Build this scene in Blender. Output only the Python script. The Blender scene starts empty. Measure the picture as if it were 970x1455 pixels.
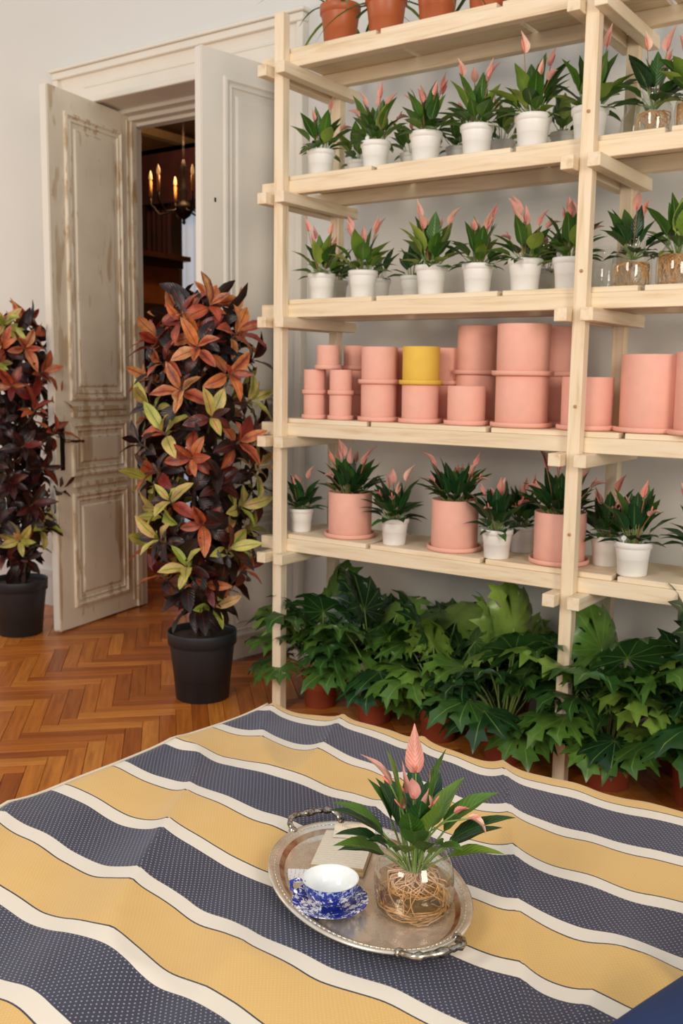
import bpy, bmesh, math, random
from mathutils import Vector, Matrix, Quaternion, Euler
from mathutils import noise as mnoise
R = random.Random(7)
PI = math.pi
S = bpy.context.scene
COL = S.collection

# ------------------------------------------------------------------ camera
cam_d = bpy.data.cameras.new('camera')
cam = bpy.data.objects.new('camera', cam_d)
COL.objects.link(cam)
S.camera = cam
yaw, pitch, roll, FPX = 0.6114, 0.1378, 0.0134, 1395.23
Fv = Vector((-math.sin(yaw)*math.cos(pitch), math.cos(yaw)*math.cos(pitch), -math.sin(pitch)))
R0 = Vector((math.cos(yaw), math.sin(yaw), 0)); U0 = R0.cross(Fv)
Rv = math.cos(roll)*R0 + math.sin(roll)*U0
Uv = -math.sin(roll)*R0 + math.cos(roll)*U0
m = Matrix.Identity(4)
for i in range(3):
    m[i][0] = Rv[i]; m[i][1] = Uv[i]; m[i][2] = -Fv[i]
m.translation = Vector((2.6559, -3.2702, 1.4752))
cam.matrix_world = m
cam_d.sensor_fit = 'VERTICAL'
cam_d.sensor_height = 36.0
cam_d.lens = FPX/1455*36.0
cam_d.clip_start = 0.05
cam_d.dof.use_dof = True
cam_d.dof.focus_distance = 2.05
cam_d.dof.aperture_fstop = 6.3

# ------------------------------------------------------------------ world, lights, exposure
W = bpy.data.worlds.new('world'); S.world = W; W.use_nodes = True
bg = W.node_tree.nodes['Background']
bg.inputs[0].default_value = (0.90, 0.95, 1.04, 1)
bg.inputs[1].default_value = 0.70
S.view_settings.view_transform = 'Standard'
S.view_settings.look = 'None'
S.view_settings.gamma = 1
S.view_settings.use_curve_mapping = False
S.view_settings.exposure = -0.2

def area(name, loc, target, sx, sy, power, color):
    d = bpy.data.lights.new(name, 'AREA'); d.shape = 'RECTANGLE'; d.size = sx; d.size_y = sy
    d.energy = power; d.color = color
    o = bpy.data.objects.new(name, d); COL.objects.link(o); o.location = loc
    o.rotation_euler = (Vector(target)-Vector(loc)).to_track_quat('-Z', 'Y').to_euler()
    return o
area('window_light', (0.9, -5.6, 3.1), (0.0, 0.2, 1.7), 1.3, 2.2, 150, (1.0, 0.87, 0.72))
area('side_fill_light', (5.2, -3.6, 2.2), (-0.4, 0.2, 1.3), 1.2, 2.0, 135, (1.0, 0.89, 0.76))  # added fill from the right, brightens the left door leaf

area('left_warm_fill', (-4.2, -2.2, 2.6), (-2.4, 0.7, 1.8), .8, .8, 34, (1.0, 0.66, 0.34))  # added warm fill, tints the left part of the back wall

# ------------------------------------------------------------------ helpers
def tag(o, label=None, cat=None, group=None, kind=None):
    if label: o['label'] = label
    if cat: o['category'] = cat
    if group: o['group'] = group
    if kind: o['kind'] = kind
    return o

def link(name, me, parent=None, loc=(0, 0, 0), rot=None, scale=None, mat=None):
    o = bpy.data.objects.new(name, me)
    COL.objects.link(o)
    if parent is not None: o.parent = parent
    o.location = loc
    if rot is not None: o.rotation_euler = rot
    if scale is not None: o.scale = scale if hasattr(scale, '__len__') else (scale,)*3
    return o

def thing(name, label, cat, loc=(0, 0, 0), rz=0, group=None):
    o = bpy.data.objects.new(name, None); COL.objects.link(o)
    o.empty_display_size = .05
    o.location = loc; o.rotation_euler = (0, 0, rz)
    return tag(o, label, cat, group)

def mk(name, V, F, mats, uvs=None, smooth=True, fm=None):
    me = bpy.data.meshes.new(name)
    me.from_pydata([tuple(v) for v in V], [], F)
    for mt in (mats if isinstance(mats, (list, tuple)) else [mats]): me.materials.append(mt)
    if smooth: me.polygons.foreach_set('use_smooth', [True]*len(me.polygons))
    if fm: me.polygons.foreach_set('material_index', fm)
    if uvs:
        l = me.uv_layers.new(name='UVMap')
        flat = []
        for lp in me.loops: flat += list(uvs[lp.vertex_index])
        l.data.foreach_set('uv', flat)
    me.update()
    return me

def join(parts):
    """parts: list of (V,F) -> V,F"""
    V, F = [], []
    for v, f in parts:
        n = len(V); V += list(v); F += [[i+n for i in q] for q in f]
    return V, F

def box(x0, x1, y0, y1, z0, z1):
    V = [(x0,y0,z0),(x1,y0,z0),(x1,y1,z0),(x0,y1,z0),(x0,y0,z1),(x1,y0,z1),(x1,y1,z1),(x0,y1,z1)]
    F = [(0,3,2,1),(4,5,6,7),(0,1,5,4),(1,2,6,5),(2,3,7,6),(3,0,4,7)]
    return V, F

_cb = {}
def cbox(sx, sy, sz, b, mat):
    """chamfered box centred on origin"""
    k = (round(sx,4), round(sy,4), round(sz,4), b, mat.name)
    if k in _cb: return _cb[k]
    bm = bmesh.new(); bmesh.ops.create_cube(bm, size=1)
    bmesh.ops.scale(bm, vec=(sx, sy, sz), verts=bm.verts)
    bmesh.ops.bevel(bm, geom=list(bm.edges), offset=b, segments=1, affect='EDGES')
    me = bpy.data.meshes.new('bar'); bm.to_mesh(me); bm.free()
    me.materials.append(mat); _cb[k] = me
    return me

def bar(name, parent, x0, x1, y0, y1, z0, z1, mat, b=.002):
    return link(name, cbox(x1-x0, y1-y0, z1-z0, b, mat), parent, ((x0+x1)/2, (y0+y1)/2, (z0+z1)/2))

def lathe(prof, seg=32, cap0=True, cap1=False, sx=1, sy=1):
    V, F = [], []
    n = len(prof)
    for (r, z) in prof:
        for k in range(seg):
            a = 2*PI*k/seg
            V.append((r*math.cos(a)*sx, r*math.sin(a)*sy, z))
    for i in range(n-1):
        for k in range(seg):
            k2 = (k+1) % seg
            F.append((i*seg+k, i*seg+k2, (i+1)*seg+k2, (i+1)*seg+k))
    if cap0: F.append(tuple(reversed(range(seg))))
    if cap1: F.append(tuple(range((n-1)*seg, n*seg)))
    return V, F

def tube(pts, rad, seg=6, cap=True):
    """pts list of Vector, rad float or list"""
    pts = [Vector(p) for p in pts]; n = len(pts)
    if not hasattr(rad, '__len__'): rad = [rad]*n
    V, F = [], []
    prev = None
    for i, p in enumerate(pts):
        t = (pts[min(i+1, n-1)]-pts[max(i-1, 0)]).normalized()
        if prev is None:
            a = t.cross(Vector((0, 0, 1)))
            if a.length < .1: a = t.cross(Vector((0, 1, 0)))
        else: a = prev - t*prev.dot(t)
        a.normalize(); prev = a; b = t.cross(a)
        for k in range(seg):
            g = 2*PI*k/seg
            V.append(p + (a*math.cos(g)+b*math.sin(g))*rad[i])
    for i in range(n-1):
        for k in range(seg):
            k2 = (k+1) % seg
            F.append((i*seg+k, i*seg+k2, (i+1)*seg+k2, (i+1)*seg+k))
    if cap:
        F.append(tuple(reversed(range(seg)))); F.append(tuple(range((n-1)*seg, n*seg)))
    return V, F

# ------------------------------------------------------------------ material kit
class NT:
    def __init__(s, name):
        s.m = bpy.data.materials.new(name); s.m.use_nodes = True
        s.t = s.m.node_tree; s.n = s.t.nodes; s.b = s.n['Principled BSDF']; s.out = s.n['Material Output']
    def node(s, ty, **kw):
        n = s.n.new(ty)
        for k, v in kw.items(): setattr(n, k, v)
        return n
    def l(s, a, b): s.t.links.new(a, b)
    def set(s, inp, v):
        if hasattr(v, 'links') or isinstance(v, bpy.types.NodeSocket): s.l(v, inp)
        else: inp.default_value = v
    def math(s, op, a, b=0.0, c=None):
        n = s.node('ShaderNodeMath', operation=op); s.set(n.inputs[0], a); s.set(n.inputs[1], b)
        if c is not None: s.set(n.inputs[2], c)
        return n.outputs[0]
    def mix(s, f, a, b, mode='MIX'):
        n = s.node('ShaderNodeMix', data_type='RGBA', blend_type=mode)
        s.set(n.inputs[0], f); s.set(n.inputs[6], a); s.set(n.inputs[7], b)
        return n.outputs[2]
    def coord(s, which='Object', scale=(1, 1, 1), rnd=False):
        tc = s.node('ShaderNodeTexCoord'); o = tc.outputs[which]
        if rnd:
            oi = s.node('ShaderNodeObjectInfo')
            mu = s.math('MULTIPLY', oi.outputs['Random'], 37.0)
            cx = s.node('ShaderNodeCombineXYZ'); s.l(mu, cx.inputs[0]); s.l(mu, cx.inputs[1]); s.l(mu, cx.inputs[2])
            ad = s.node('ShaderNodeVectorMath', operation='ADD'); s.l(o, ad.inputs[0]); s.l(cx.outputs[0], ad.inputs[1]); o = ad.outputs[0]
        mp = s.node('ShaderNodeMapping'); mp.inputs['Scale'].default_value = scale; s.l(o, mp.inputs[0])
        return mp.outputs[0]
    def noise(s, vec, scale=5, detail=3, rough=.5, dist=0):
        n = s.node('ShaderNodeTexNoise'); s.l(vec, n.inputs['Vector'])
        n.inputs['Scale'].default_value = scale; n.inputs['Detail'].default_value = detail
        n.inputs['Roughness'].default_value = rough; n.inputs['Distortion'].default_value = dist
        return n.outputs[0]
    def ramp(s, f, stops, interp='LINEAR'):
        n = s.node('ShaderNodeValToRGB'); n.color_ramp.interpolation = interp
        e = n.color_ramp.elements
        while len(e) < len(stops): e.new(.5)
        for el, (p, c) in zip(e, stops):
            el.position = p; el.color = (*c, 1) if len(c) == 3 else c
        s.l(f, n.inputs[0]); return n.outputs[0]
    def bump(s, h, strength=.2, dist=.01):
        n = s.node('ShaderNodeBump'); n.inputs['Strength'].default_value = strength; n.inputs['Distance'].default_value = dist
        s.l(h, n.inputs['Height']); s.l(n.outputs[0], s.b.inputs['Normal'])
    def fin(s, col=None, rough=.5, metal=0, spec=None):
        if col is not None: s.set(s.b.inputs['Base Color'], col if not isinstance(col, tuple) else (*col[:3], 1))
        s.set(s.b.inputs['Roughness'], rough); s.b.inputs['Metallic'].default_value = metal
        if spec is not None: s.b.inputs['Specular IOR Level'].default_value = spec
        return s.m

def srgb(r, g, b):
    f = lambda c: (c/255/12.92) if c/255 <= .04045 else ((c/255+.055)/1.055)**2.4
    return (f(r), f(g), f(b))

def plain(name, col, rough=.5, metal=0, spec=None, var=.06, vs=12, bump=0):
    t = NT(name); v = t.coord('Object', rnd=True); n = t.noise(v, vs, 3)
    c = t.ramp(n, [(.3, tuple(x*(1-var) for x in col)), (.7, tuple(min(1, x*(1+var)) for x in col))])
    if bump: t.bump(n, bump, .004)
    return t.fin(c, rough, metal, spec)

def pine(name, axis):
    t = NT(name)
    sc = [16, 16, 16]; sc[axis] = 1.1
    v = t.coord('Object', tuple(sc), rnd=True)
    n = t.noise(v, 2.2, 4, .6, .6)
    c = t.ramp(n, [(.3, srgb(214, 190, 154)), (.45, srgb(232, 214, 184)), (.62, srgb(238, 224, 198)), (.8, srgb(222, 200, 166))])
    kv = [5.5, 5.5, 5.5]; kv[axis] = 2.2
    v2 = t.coord('Object', tuple(kv), rnd=True)
    vo = t.node('ShaderNodeTexVoronoi'); t.l(v2, vo.inputs['Vector']); vo.inputs['Scale'].default_value = 1.0
    k = t.ramp(vo.outputs['Distance'], [(.05, (1, 1, 1)), (.085, (.25, .25, .25)), (.13, (0, 0, 0))])
    sel = t.ramp(t.node('ShaderNodeSeparateColor').outputs[0] if False else vo.outputs['Color'], [(.4, (0, 0, 0)), (.5, (1, 1, 1))], 'CONSTANT')
    km = t.mix(1.0, k, sel, 'MULTIPLY')
    c = t.mix(km, c, (*srgb(140, 88, 48), 1))
    oi = t.node('ShaderNodeObjectInfo')
    tint = t.ramp(oi.outputs['Random'], [(0, (.92, .88, .82)), (.5, (1, .98, .95)), (1, (.98, .92, .84))])
    c = t.mix(.8, c, tint, 'MULTIPLY')
    t.bump(n, .12, .003)
    return t.fin(c, .55, spec=.35)
PX, PY, PZ = pine('pine_grain_x', 0), pine('pine_grain_y', 1), pine('pine_grain_z', 2)

def leafmat(name, stops, vein, rough=.38, veinw=.06, side=True, mott=0, random_attr=True, spec=.5, two=0):
    t = NT(name)
    oi = t.node('ShaderNodeObjectInfo')
    c = t.ramp(oi.outputs['Random'], stops)
    uv = t.node('ShaderNodeUVMap'); sp = t.node('ShaderNodeSeparateXYZ'); t.l(uv.outputs[0], sp.inputs[0])
    if two:
        c2 = t.ramp(t.math('FRACT', t.math('MULTIPLY', oi.outputs['Random'], 7.31)), stops)
        g = t.math('ADD', t.math('MULTIPLY', t.math('ABSOLUTE', t.math('SUBTRACT', sp.outputs[0], .5)), 1.1), t.math('MULTIPLY', t.noise(t.coord('Object', rnd=True), 18, 2), .9))
        c = t.mix(t.ramp(g, [(.45, (0, 0, 0)), (.85, (two, two, two))]), c, c2)
    u = t.math('ABSOLUTE', t.math('SUBTRACT', sp.outputs[0], .5))       # 0 midrib .. .5 edge
    v = sp.outputs[1]
    nv = t.noise(t.coord('Object', rnd=True), 22, 3)
    c = t.mix(t.ramp(nv, [(.35, (0, 0, 0)), (.7, (1, 1, 1))]), c, t.mix(1.0, c, (.62, .7, .6, 1), 'MULTIPLY'))
    if mott:
        mv = t.noise(t.coord('Object', rnd=True), 14, 4, .6)
        mk_ = t.ramp(mv, [(.5-.02, (0, 0, 0)), (.62, (mott, mott, mott))])
        c = t.mix(mk_, c, (*vein, 1))
    # side veins
    if side:
        w = t.math('SINE', t.math('MULTIPLY', t.math('SUBTRACT', v, t.math('MULTIPLY', u, .55)), 62.0))
        wv = t.ramp(w, [(.86, (0, 0, 0)), (1.0, (.35, .35, .35))])
        c = t.mix(wv, c, (*vein, 1))
        t.bump(w, .18, .003)
    mid = t.ramp(u, [(veinw*.4, (.8, .8, .8)), (veinw, (0, 0, 0))])
    c = t.mix(mid, c, (*vein, 1))
    m_ = t.fin(c, rough, spec=spec)
    # thin translucency
    tr = t.node('ShaderNodeBsdfTranslucent'); t.l(c, tr.inputs[0])
    ms = t.node('ShaderNodeMixShader'); ms.inputs[0].default_value = .18
    t.l(t.b.outputs[0], ms.inputs[1]); t.l(tr.outputs[0], ms.inputs[2]); t.l(ms.outputs[0], t.out.inputs[0])
    return m_

M_anth = leafmat('anthurium_leaf', [(0, srgb(50, 88, 30)), (.35, srgb(68, 110, 36)), (.65, srgb(92, 132, 44)), (.88, srgb(134, 160, 60)), (1, srgb(168, 182, 84))], srgb(120, 150, 78), .3, .05, spec=.5)
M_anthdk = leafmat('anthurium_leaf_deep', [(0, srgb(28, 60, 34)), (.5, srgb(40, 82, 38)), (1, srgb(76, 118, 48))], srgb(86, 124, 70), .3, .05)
M_pet = plain('green_petiole', srgb(118, 146, 74), .5)
M_spathe = leafmat('pink_spathe', [(0, srgb(250, 190, 176)), (.5, srgb(246, 172, 164)), (.8, srgb(252, 204, 180)), (1, srgb(236, 138, 126))], srgb(238, 156, 146), .42, .05)
M_spadix = plain('rose_spadix', srgb(222, 128, 112), .5)
M_fstem = plain('flower_stalk', srgb(160, 110, 74), .5)
M_phil = leafmat('philodendron_leaf', [(0, srgb(30, 60, 34)), (.35, srgb(44, 82, 40)), (.65, srgb(68, 106, 46)), (.88, srgb(100, 138, 54)), (1, srgb(140, 166, 70))], srgb(120, 152, 74), .3, .035, side=False, spec=.55)
dkm = srgb(30, 22, 20)
M_cdark = leafmat('croton_leaf_dark', [(0, srgb(16, 15, 16)), (.3, srgb(26, 20, 22)), (.55, srgb(20, 28, 20)), (.75, srgb(44, 22, 24)), (.92, srgb(92, 34, 34)), (1, srgb(150, 60, 36))], srgb(120, 44, 32), .3, .05, mott=.25, two=.7)
M_cred = leafmat('croton_leaf_red', [(0, srgb(92, 28, 32)), (.2, srgb(150, 50, 44)), (.4, srgb(214, 98, 62)), (.6, srgb(242, 154, 82)), (.8, srgb(190, 72, 60)), (1, srgb(246, 184, 118))], srgb(110, 34, 24), .34, .05, mott=.35, two=.9)
M_clime = leafmat('croton_leaf_lime', [(0, srgb(128, 148, 48)), (.2, srgb(186, 194, 80)), (.45, srgb(218, 206, 108)), (.68, srgb(240, 204, 134)), (.85, srgb(236, 172, 116)), (1, srgb(158, 176, 66))], srgb(84, 78, 30), .34, .05, mott=.15, two=.9)
M_bark = plain('bark', srgb(78, 62, 48), .85, var=.3, vs=40, bump=.5)
M_soil = plain('soil', srgb(52, 36, 26), .95, var=.35, vs=60, bump=.8)
M_peat = plain('peat_top', srgb(118, 74, 48), .95, var=.35, vs=60, bump=.8)
M_white = plain('white_plastic', srgb(236, 234, 228), .42, var=.015)
M_pink = plain('pink_clay', srgb(234, 174, 154), .72, var=.03, vs=26, bump=.05)
M_yel = plain('yellow_clay', srgb(226, 184, 72), .72, var=.03, vs=26, bump=.05)
M_brown = plain('terracotta_plastic', srgb(178, 94, 52), .42, var=.05)
M_brown2 = plain('dark_terracotta_plastic', srgb(150, 70, 46), .5, var=.05)
M_black = plain('black_plastic', srgb(34, 38, 42), .5, var=.05)
M_wall = plain('wall_paint', srgb(217, 216, 209), .85, var=.015, vs=3, bump=.04)
M_paint = plain('door_white_paint', srgb(226, 220, 208), .5, var=.015, vs=5)
M_trim = plain('trim_paint', srgb(228, 222, 208), .5, var=.02, vs=5)
M_base = plain('baseboard_paint', srgb(206, 206, 204), .5, var=.02, vs=5)
M_brass = plain('aged_brass', srgb(132, 104, 60), .35, 1.0)
M_iron = plain('dark_iron', srgb(40, 32, 26), .5, .6)
M_paper = plain('white_card', srgb(236, 232, 226), .7, var=.01)

def distressed():
    t = NT('distressed_paint')
    base = t.ramp(t.noise(t.coord('Object'), 4, 3), [(.3, srgb(222, 210, 186)), (.7, srgb(234, 224, 202))])
    big = t.noise(t.coord('Object', (4.2, 4.2, .9)), 1.5, 3, .5)
    mA = t.ramp(big, [(.615, (0, 0, 0)), (.64, (.6, .6, .6)), (.74, (.85, .85, .85))])
    wood = t.ramp(t.noise(t.coord('Object', (22, 22, 1.5)), 2, 4), [(.3, srgb(168, 140, 100)), (.7, srgb(196, 170, 128))])
    at = t.node('ShaderNodeAttribute'); at.attribute_name = 'wear'
    ew = t.noise(t.coord('Object', (6, 6, 1.6)), 3.4, 4, .65)
    mB = t.ramp(t.math('ADD', t.math('MULTIPLY', at.outputs['Fac'], .24), ew), [(.70, (0, 0, 0)), (.79, (.75, .75, .75))])
    c = t.mix(mA, base, wood)
    c = t.mix(mB, c, t.mix(.5, wood, (*srgb(186, 148, 98), 1)))
    return t.fin(c, .6)
M_dist = distressed()

def parquet():
    t = NT('oak_parquet')
    v = t.coord('Object', (1.3, 18, 18), rnd=True)
    n = t.noise(v, 2.6, 5, .6, .5)
    oi = t.node('ShaderNodeObjectInfo')
    c0 = t.ramp(oi.outputs['Random'], [(0, srgb(164, 88, 32)), (.35, srgb(190, 108, 40)), (.7, srgb(208, 126, 50)), (1, srgb(222, 146, 64))])
    c = t.mix(t.ramp(n, [(.35, (0, 0, 0)), (.7, (1, 1, 1))]), c0, t.mix(1.0, c0, (.6, .5, .42, 1), 'MULTIPLY'))
    t.bump(n, .06, .002)
    return t.fin(c, t.ramp(n, [(.2, (.26,)*3), (.8, (.38,)*3)]), spec=.38)
M_parq = parquet()
M_gap = plain('floor_underlay', srgb(70, 38, 20), .9)

# ------------------------------------------------------------------ floor
FL = tag(link('floor', mk('floor', *box(-6, 4.2, -5, 6.2, -.06, -.006), M_gap, smooth=False)), kind='structure')
LP, WP = .42, .07
ca = Vector((math.cos(PI/4), math.sin(PI/4), 0)); cb = Vector((-math.sin(PI/4), math.cos(PI/4), 0))
pl = cbox(LP-.0015, WP-.0015, .02, .0012, M_parq)
cand = []
for k in range(-90, 100):
    for mm in range(-9, 10):
        for kind in (0, 1):
            if kind == 0: u, v, ang = (k+12*mm)+3.0, k+.5, PI/4
            else: u, v, ang = (k+11+12*mm)+.5, k+3.0, PI/4+PI/2
            p = ca*(u*WP)+cb*(v*WP)
            if -6 < p.x < 4 and -4.8 < p.y < 6:
                vis = (-2.45 < p.x < 1.0 and -1.9 < p.y < .95) and not (p.x > .95 and p.y < -1.1)
                front = p.x*.35 + p.y if False else (p - Vector((.9, -1.3, 0))).length
                hid = (p.x > .1 and p.y > -.9) or (p.x < -1.7 and p.y > .1)
                cand.append((0 if vis and not hid else (1 if vis else 2), front, p, ang))
cand.sort(key=lambda c: (c[0], c[1]))
ri = random.Random(3)
for c in cand[:300]:
    link('plank', pl, FL, (c[2].x, c[2].y, -.010+ri.uniform(-.0004, .0004)), (0, 0, c[3]))
rest = []
for c in cand[300:]:
    if c[2].x < -4.9: continue
    V, F = box(-LP/2+.001, LP/2-.001, -WP/2+.001, WP/2-.001, -.02, 0)
    mt = Matrix.Translation((c[2].x, c[2].y, 0)) @ Matrix.Rotation(c[3], 4, 'Z')
    rest.append(([mt @ Vector(q) for q in V], F[1:]))
def parq_rest():
    t = NT('oak_parquet_far')
    g = t.node('ShaderNodeNewGeometry')
    n = t.noise(t.coord('Object', (7, 7, 7)), 2.6, 5, .6, .5)
    c0 = t.ramp(g.outputs['Random Per Island'], [(0, srgb(164, 88, 32)), (.35, srgb(190, 108, 40)), (.7, srgb(208, 126, 50)), (1, srgb(222, 146, 64))])
    c = t.mix(t.ramp(n, [(.35, (0, 0, 0)), (.7, (1, 1, 1))]), c0, t.mix(1.0, c0, (.6, .5, .42, 1), 'MULTIPLY'))
    return t.fin(c, .3)
V, F = join(rest)
tag(link('parquet_planks', mk('parquet_rest', V, F, parq_rest(), smooth=False), FL), kind='stuff')

# ------------------------------------------------------------------ back wall with doorway
WY, WB = .70, .95          # front face, reveal depth end (frame plane follows)
OX0, OX1, OZ = -1.97, -.50, 2.99
wl = join([box(-5, OX0, WY, 1.12, 0, 4.1), box(OX1, 4.2, WY, 1.12, 0, 4.1), box(OX0, OX1, WY, 1.12, OZ+.03, 4.1)])
tag(link('wall_back', mk('wall_back', *wl, M_wall, smooth=False)), kind='structure')
def trim(name, boxes, mat=M_trim, b=.004):
    bm = bmesh.new()
    for bx in boxes:
        V, F = box(*bx); vs = [bm.verts.new(v) for v in V]
        fs = [bm.faces.new([vs[i] for i in f]) for f in F]
    bmesh.ops.bevel(bm, geom=list(bm.edges), offset=b, segments=1, affect='EDGES')
    me = bpy.data.meshes.new(name); bm.to_mesh(me); bm.free(); me.materials.append(mat)
    return tag(link(name, me), kind='structure')
CX0, CX1, CZ = -2.18, -.36, 3.185
trim('trim_1', [  # architrave around the doorway
    (CX0, OX0+.008, WY-.025, WY+.01, 0, OZ+.005), (OX1-.008, CX1, WY-.025, WY+.01, 0, OZ+.005), (CX0, CX1, WY-.025, WY+.01, OZ+.006, CZ)])
trim('trim_2', [(CX0-.004, CX0+.035, WY-.05, WY+.002, 0, CZ-.037), (CX1-.035, CX1+.004, WY-.05, WY+.002, 0, CZ-.037), (CX0-.006, CX1+.006, WY-.052, WY+.002, CZ-.036, CZ+.003),
                (CX0-.02, CX1+.02, WY-.066, WY, CZ+.004, CZ+.022)])
trim('trim_3', [(OX0+.01, OX0+.035, WY-.036, WY, 0, OZ+.03), (OX1-.035, OX1-.01, WY-.036, WY, 0, OZ+.03), (OX0+.01, OX1-.01, WY-.036, WY, OZ-.0, OZ+.028),
                (OX0+.05-.02, OX1-.03, WY-.030, WY, OZ+.085, OZ+.10)])
# lining and inner frame
trim('trim_4', [(OX0, OX0+.02, WY, 1.10, 0, OZ+.03), (OX1-.02, OX1, WY, 1.10, 0, OZ+.03), (OX0, OX1, WY, 1.10, OZ+.01, OZ+.03)])
trim('trim_5', [(OX0+.02, OX0+.045, 1.0, 1.10, 0, OZ), (OX1-.045, OX1-.02, 1.0, 1.10, 0, OZ), (OX0+.02, OX1-.02, .97, 1.03, OZ-.035, OZ+.012),
                (OX0+.02, OX1-.02, 1.03, 1.10, OZ-.055, OZ+.01), (OX0+.02, OX1-.02, .90, .97, OZ-.012, OZ+.012)])
tag(link('baseboard_back', mk('baseboard', *join([box(-5, CX0, WY-.018, WY, 0, .2), box(-5, CX0, WY-.028, WY, .2, .225), box(CX1, 4.2, WY-.018, WY, 0, .2), box(CX1, 4.2, WY-.028, WY, .2, .225)]), M_base, smooth=False)), kind='structure')

# ------------------------------------------------------------------ door leaves
def rings(x0, x1, z0, z1, prof, y):
    """nested rectangle rings on a face whose outward normal is +X locally -> coordinates (depth, along, z)"""
    V, F, wr = [], [], []
    for (ins, h, w_) in prof:
        for (a, c) in ((x0+ins, z0+ins), (x1-ins, z0+ins), (x1-ins, z1-ins), (x0+ins, z1-ins)):
            V.append((y+h, a, c)); wr.append(w_)
    n = len(prof)
    for i in range(n-1):
        for k in range(4):
            k2 = (k+1) % 4
            F.append((i*4+k, i*4+k2, (i+1)*4+k2, (i+1)*4+k))
    F.append(tuple((n-1)*4+k for k in range(4)))
    return V, F, wr

def wear_mesh(name, V, F, wr, mat):
    me = mk(name, V, F, mat, smooth=False)
    a = me.attributes.new('wear', 'FLOAT', 'POINT'); a.data.foreach_set('value', wr)
    return me

def door_leaf(nm, label, hinge, ang, mat, lw=.77, H=2.985, th=.048, fine=False):
    # local: along = +Y from hinge(0) to free(lw); visible face = +X side; origin at hinge on floor
    root = thing(nm, label, 'door', (hinge[0], hinge[1], 0), ang)
    root['kind'] = 'structure'
    z0 = .012
    V, F = box(-th, 0, 0, lw, z0, H)
    link('door_slab', wear_mesh('slab', V, F, [.35]*8, mat), root)
    pr = [(0, .0, .6), (.004, .014, 1), (.016, .016, .6), (.026, .006, 1), (.034, .004, .5), (.044, .011, .9), (.05, .004, .9), (.075, -.001+.002, .4), (.085, .010, .9), (.10, .011, .3)]
    for (a, b) in ((.125, .79), (.885, 1.19), (1.315, 2.875)):
        V, F, wr = rings(.14, lw-.125, a, b, pr, 0)
        link('door_panel', wear_mesh('panel', V, F, wr, mat), root)
    # rails of moulding between panels, astragal at the hinge side
    for (a, b) in ((1.225, 1.25), (1.262, 1.285), (.825, .85)):
        V, F = box(0, .014, .15, lw-.135, a, b); link('moulding', wear_mesh('m', V, F, [1]*8, mat), root)
    V, F = box(0, .012, .004, .05, z0, H); link('moulding', wear_mesh('m', V, F, [.8]*8, mat), root)
    V, F = box(0, .006, .075, .088, z0+.05, H-.03); link('moulding', wear_mesh('m', V, F, [1]*8, mat), root)
    V, F = box(-.045, -.004, lw, lw+.006, z0+.01, H-.005); link('edge_strip', mk('edge', V, F, M_paint, smooth=False), root)
    return root
aL = math.atan2(.28-1.03, -1.765+1.905)
rootL = door_leaf('door_1', 'left door leaf with worn cream paint, brass lever handle and bare patches, swung open', (-1.905, 1.03), aL-PI/2, M_dist)
aR = math.atan2(.27-1.03, -.65+.53)
rootR = door_leaf('door_2', 'right door leaf in clean white paint, swung open behind the pine shelving', (-.53, 1.03), aR-PI/2, M_paint)
# NB: free side is +Y local, turned to face the room; mirror so the moulded face looks to +X world
for rt in (rootL, rootR):
    for ch in rt.children:
        pass
hp = link('handle_plate', mk('plate', *join([box(0, .006, .725-.018, .725+.014, .93, 1.17), box(.006, .012, .725-.008, .725+.006, .95, 1.15)]), M_iron, smooth=False), rootL)
hl = join([tube([(0.006, .72, 1.095), (.045, .72, 1.095)], .008, 10), tube([(.045, .722, 1.095), (.048, .70, 1.094), (.05, .66, 1.09), (.05, .63, 1.092), (.05, .60, 1.088)], [.009, .007, .008, .0065, .009], 10)])
link('door_lever', mk('lever', *hl, M_brass), rootL)
link('keyhole', mk('kh', *box(0, .002, .69, .70, 2.29, 2.31), M_iron, smooth=False), rootR)
# mirror local x so the face is on the +X world side (leaf direction points to -Y)
for rt in (rootL, rootR):
    rt.scale = (-1, 1, 1)

# ------------------------------------------------------------------ the room beyond
M_owall = plain('beyond_wall', srgb(110, 84, 56), .9)
M_oceil = plain('beyond_ceiling', srgb(150, 118, 80), .9)
M_cur = NT('dark_red_curtain'); v = M_cur.coord('Object', (1, 1, 1)); M_cur = M_cur.fin(M_cur.ramp(M_cur.noise(v, 6, 2), [(.3, srgb(40, 14, 20)), (.7, srgb(64, 20, 28))]), .9)
M_cab = plain('cabinet_wood', srgb(134, 78, 38), .4, var=.2, vs=9)
M_cabd = plain('cabinet_wood_dark', srgb(62, 34, 22), .4, var=.2, vs=9)
tag(link('wall_far', mk('w', *box(-5, 1, 5.0, 5.1, 0, 4.0), M_owall, smooth=False)), kind='structure')
tag(link('wall_left', mk('w', *box(-5.1, -5, 1.12, 5.1, 0, 4.0), M_owall, smooth=False)), kind='structure')
tag(link('wall_right', mk('w', *box(1, 1.1, 1.12, 5.1, 0, 4.0), M_owall, smooth=False)), kind='structure')
tag(link('ceiling', mk('c', *box(-5.1, 1.1, 1.0, 5.1, 4.0, 4.1), M_oceil, smooth=False)), kind='structure')
tag(link('trim_6', mk('c', *join([box(-5, -4.9, 1.12, 5.0, 3.86, 3.94), box(-5, 1, 4.9, 5.0, 3.86, 3.94)]), plain('cornice_paint', srgb(220, 190, 140), .7), smooth=False)), kind='structure')
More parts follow.
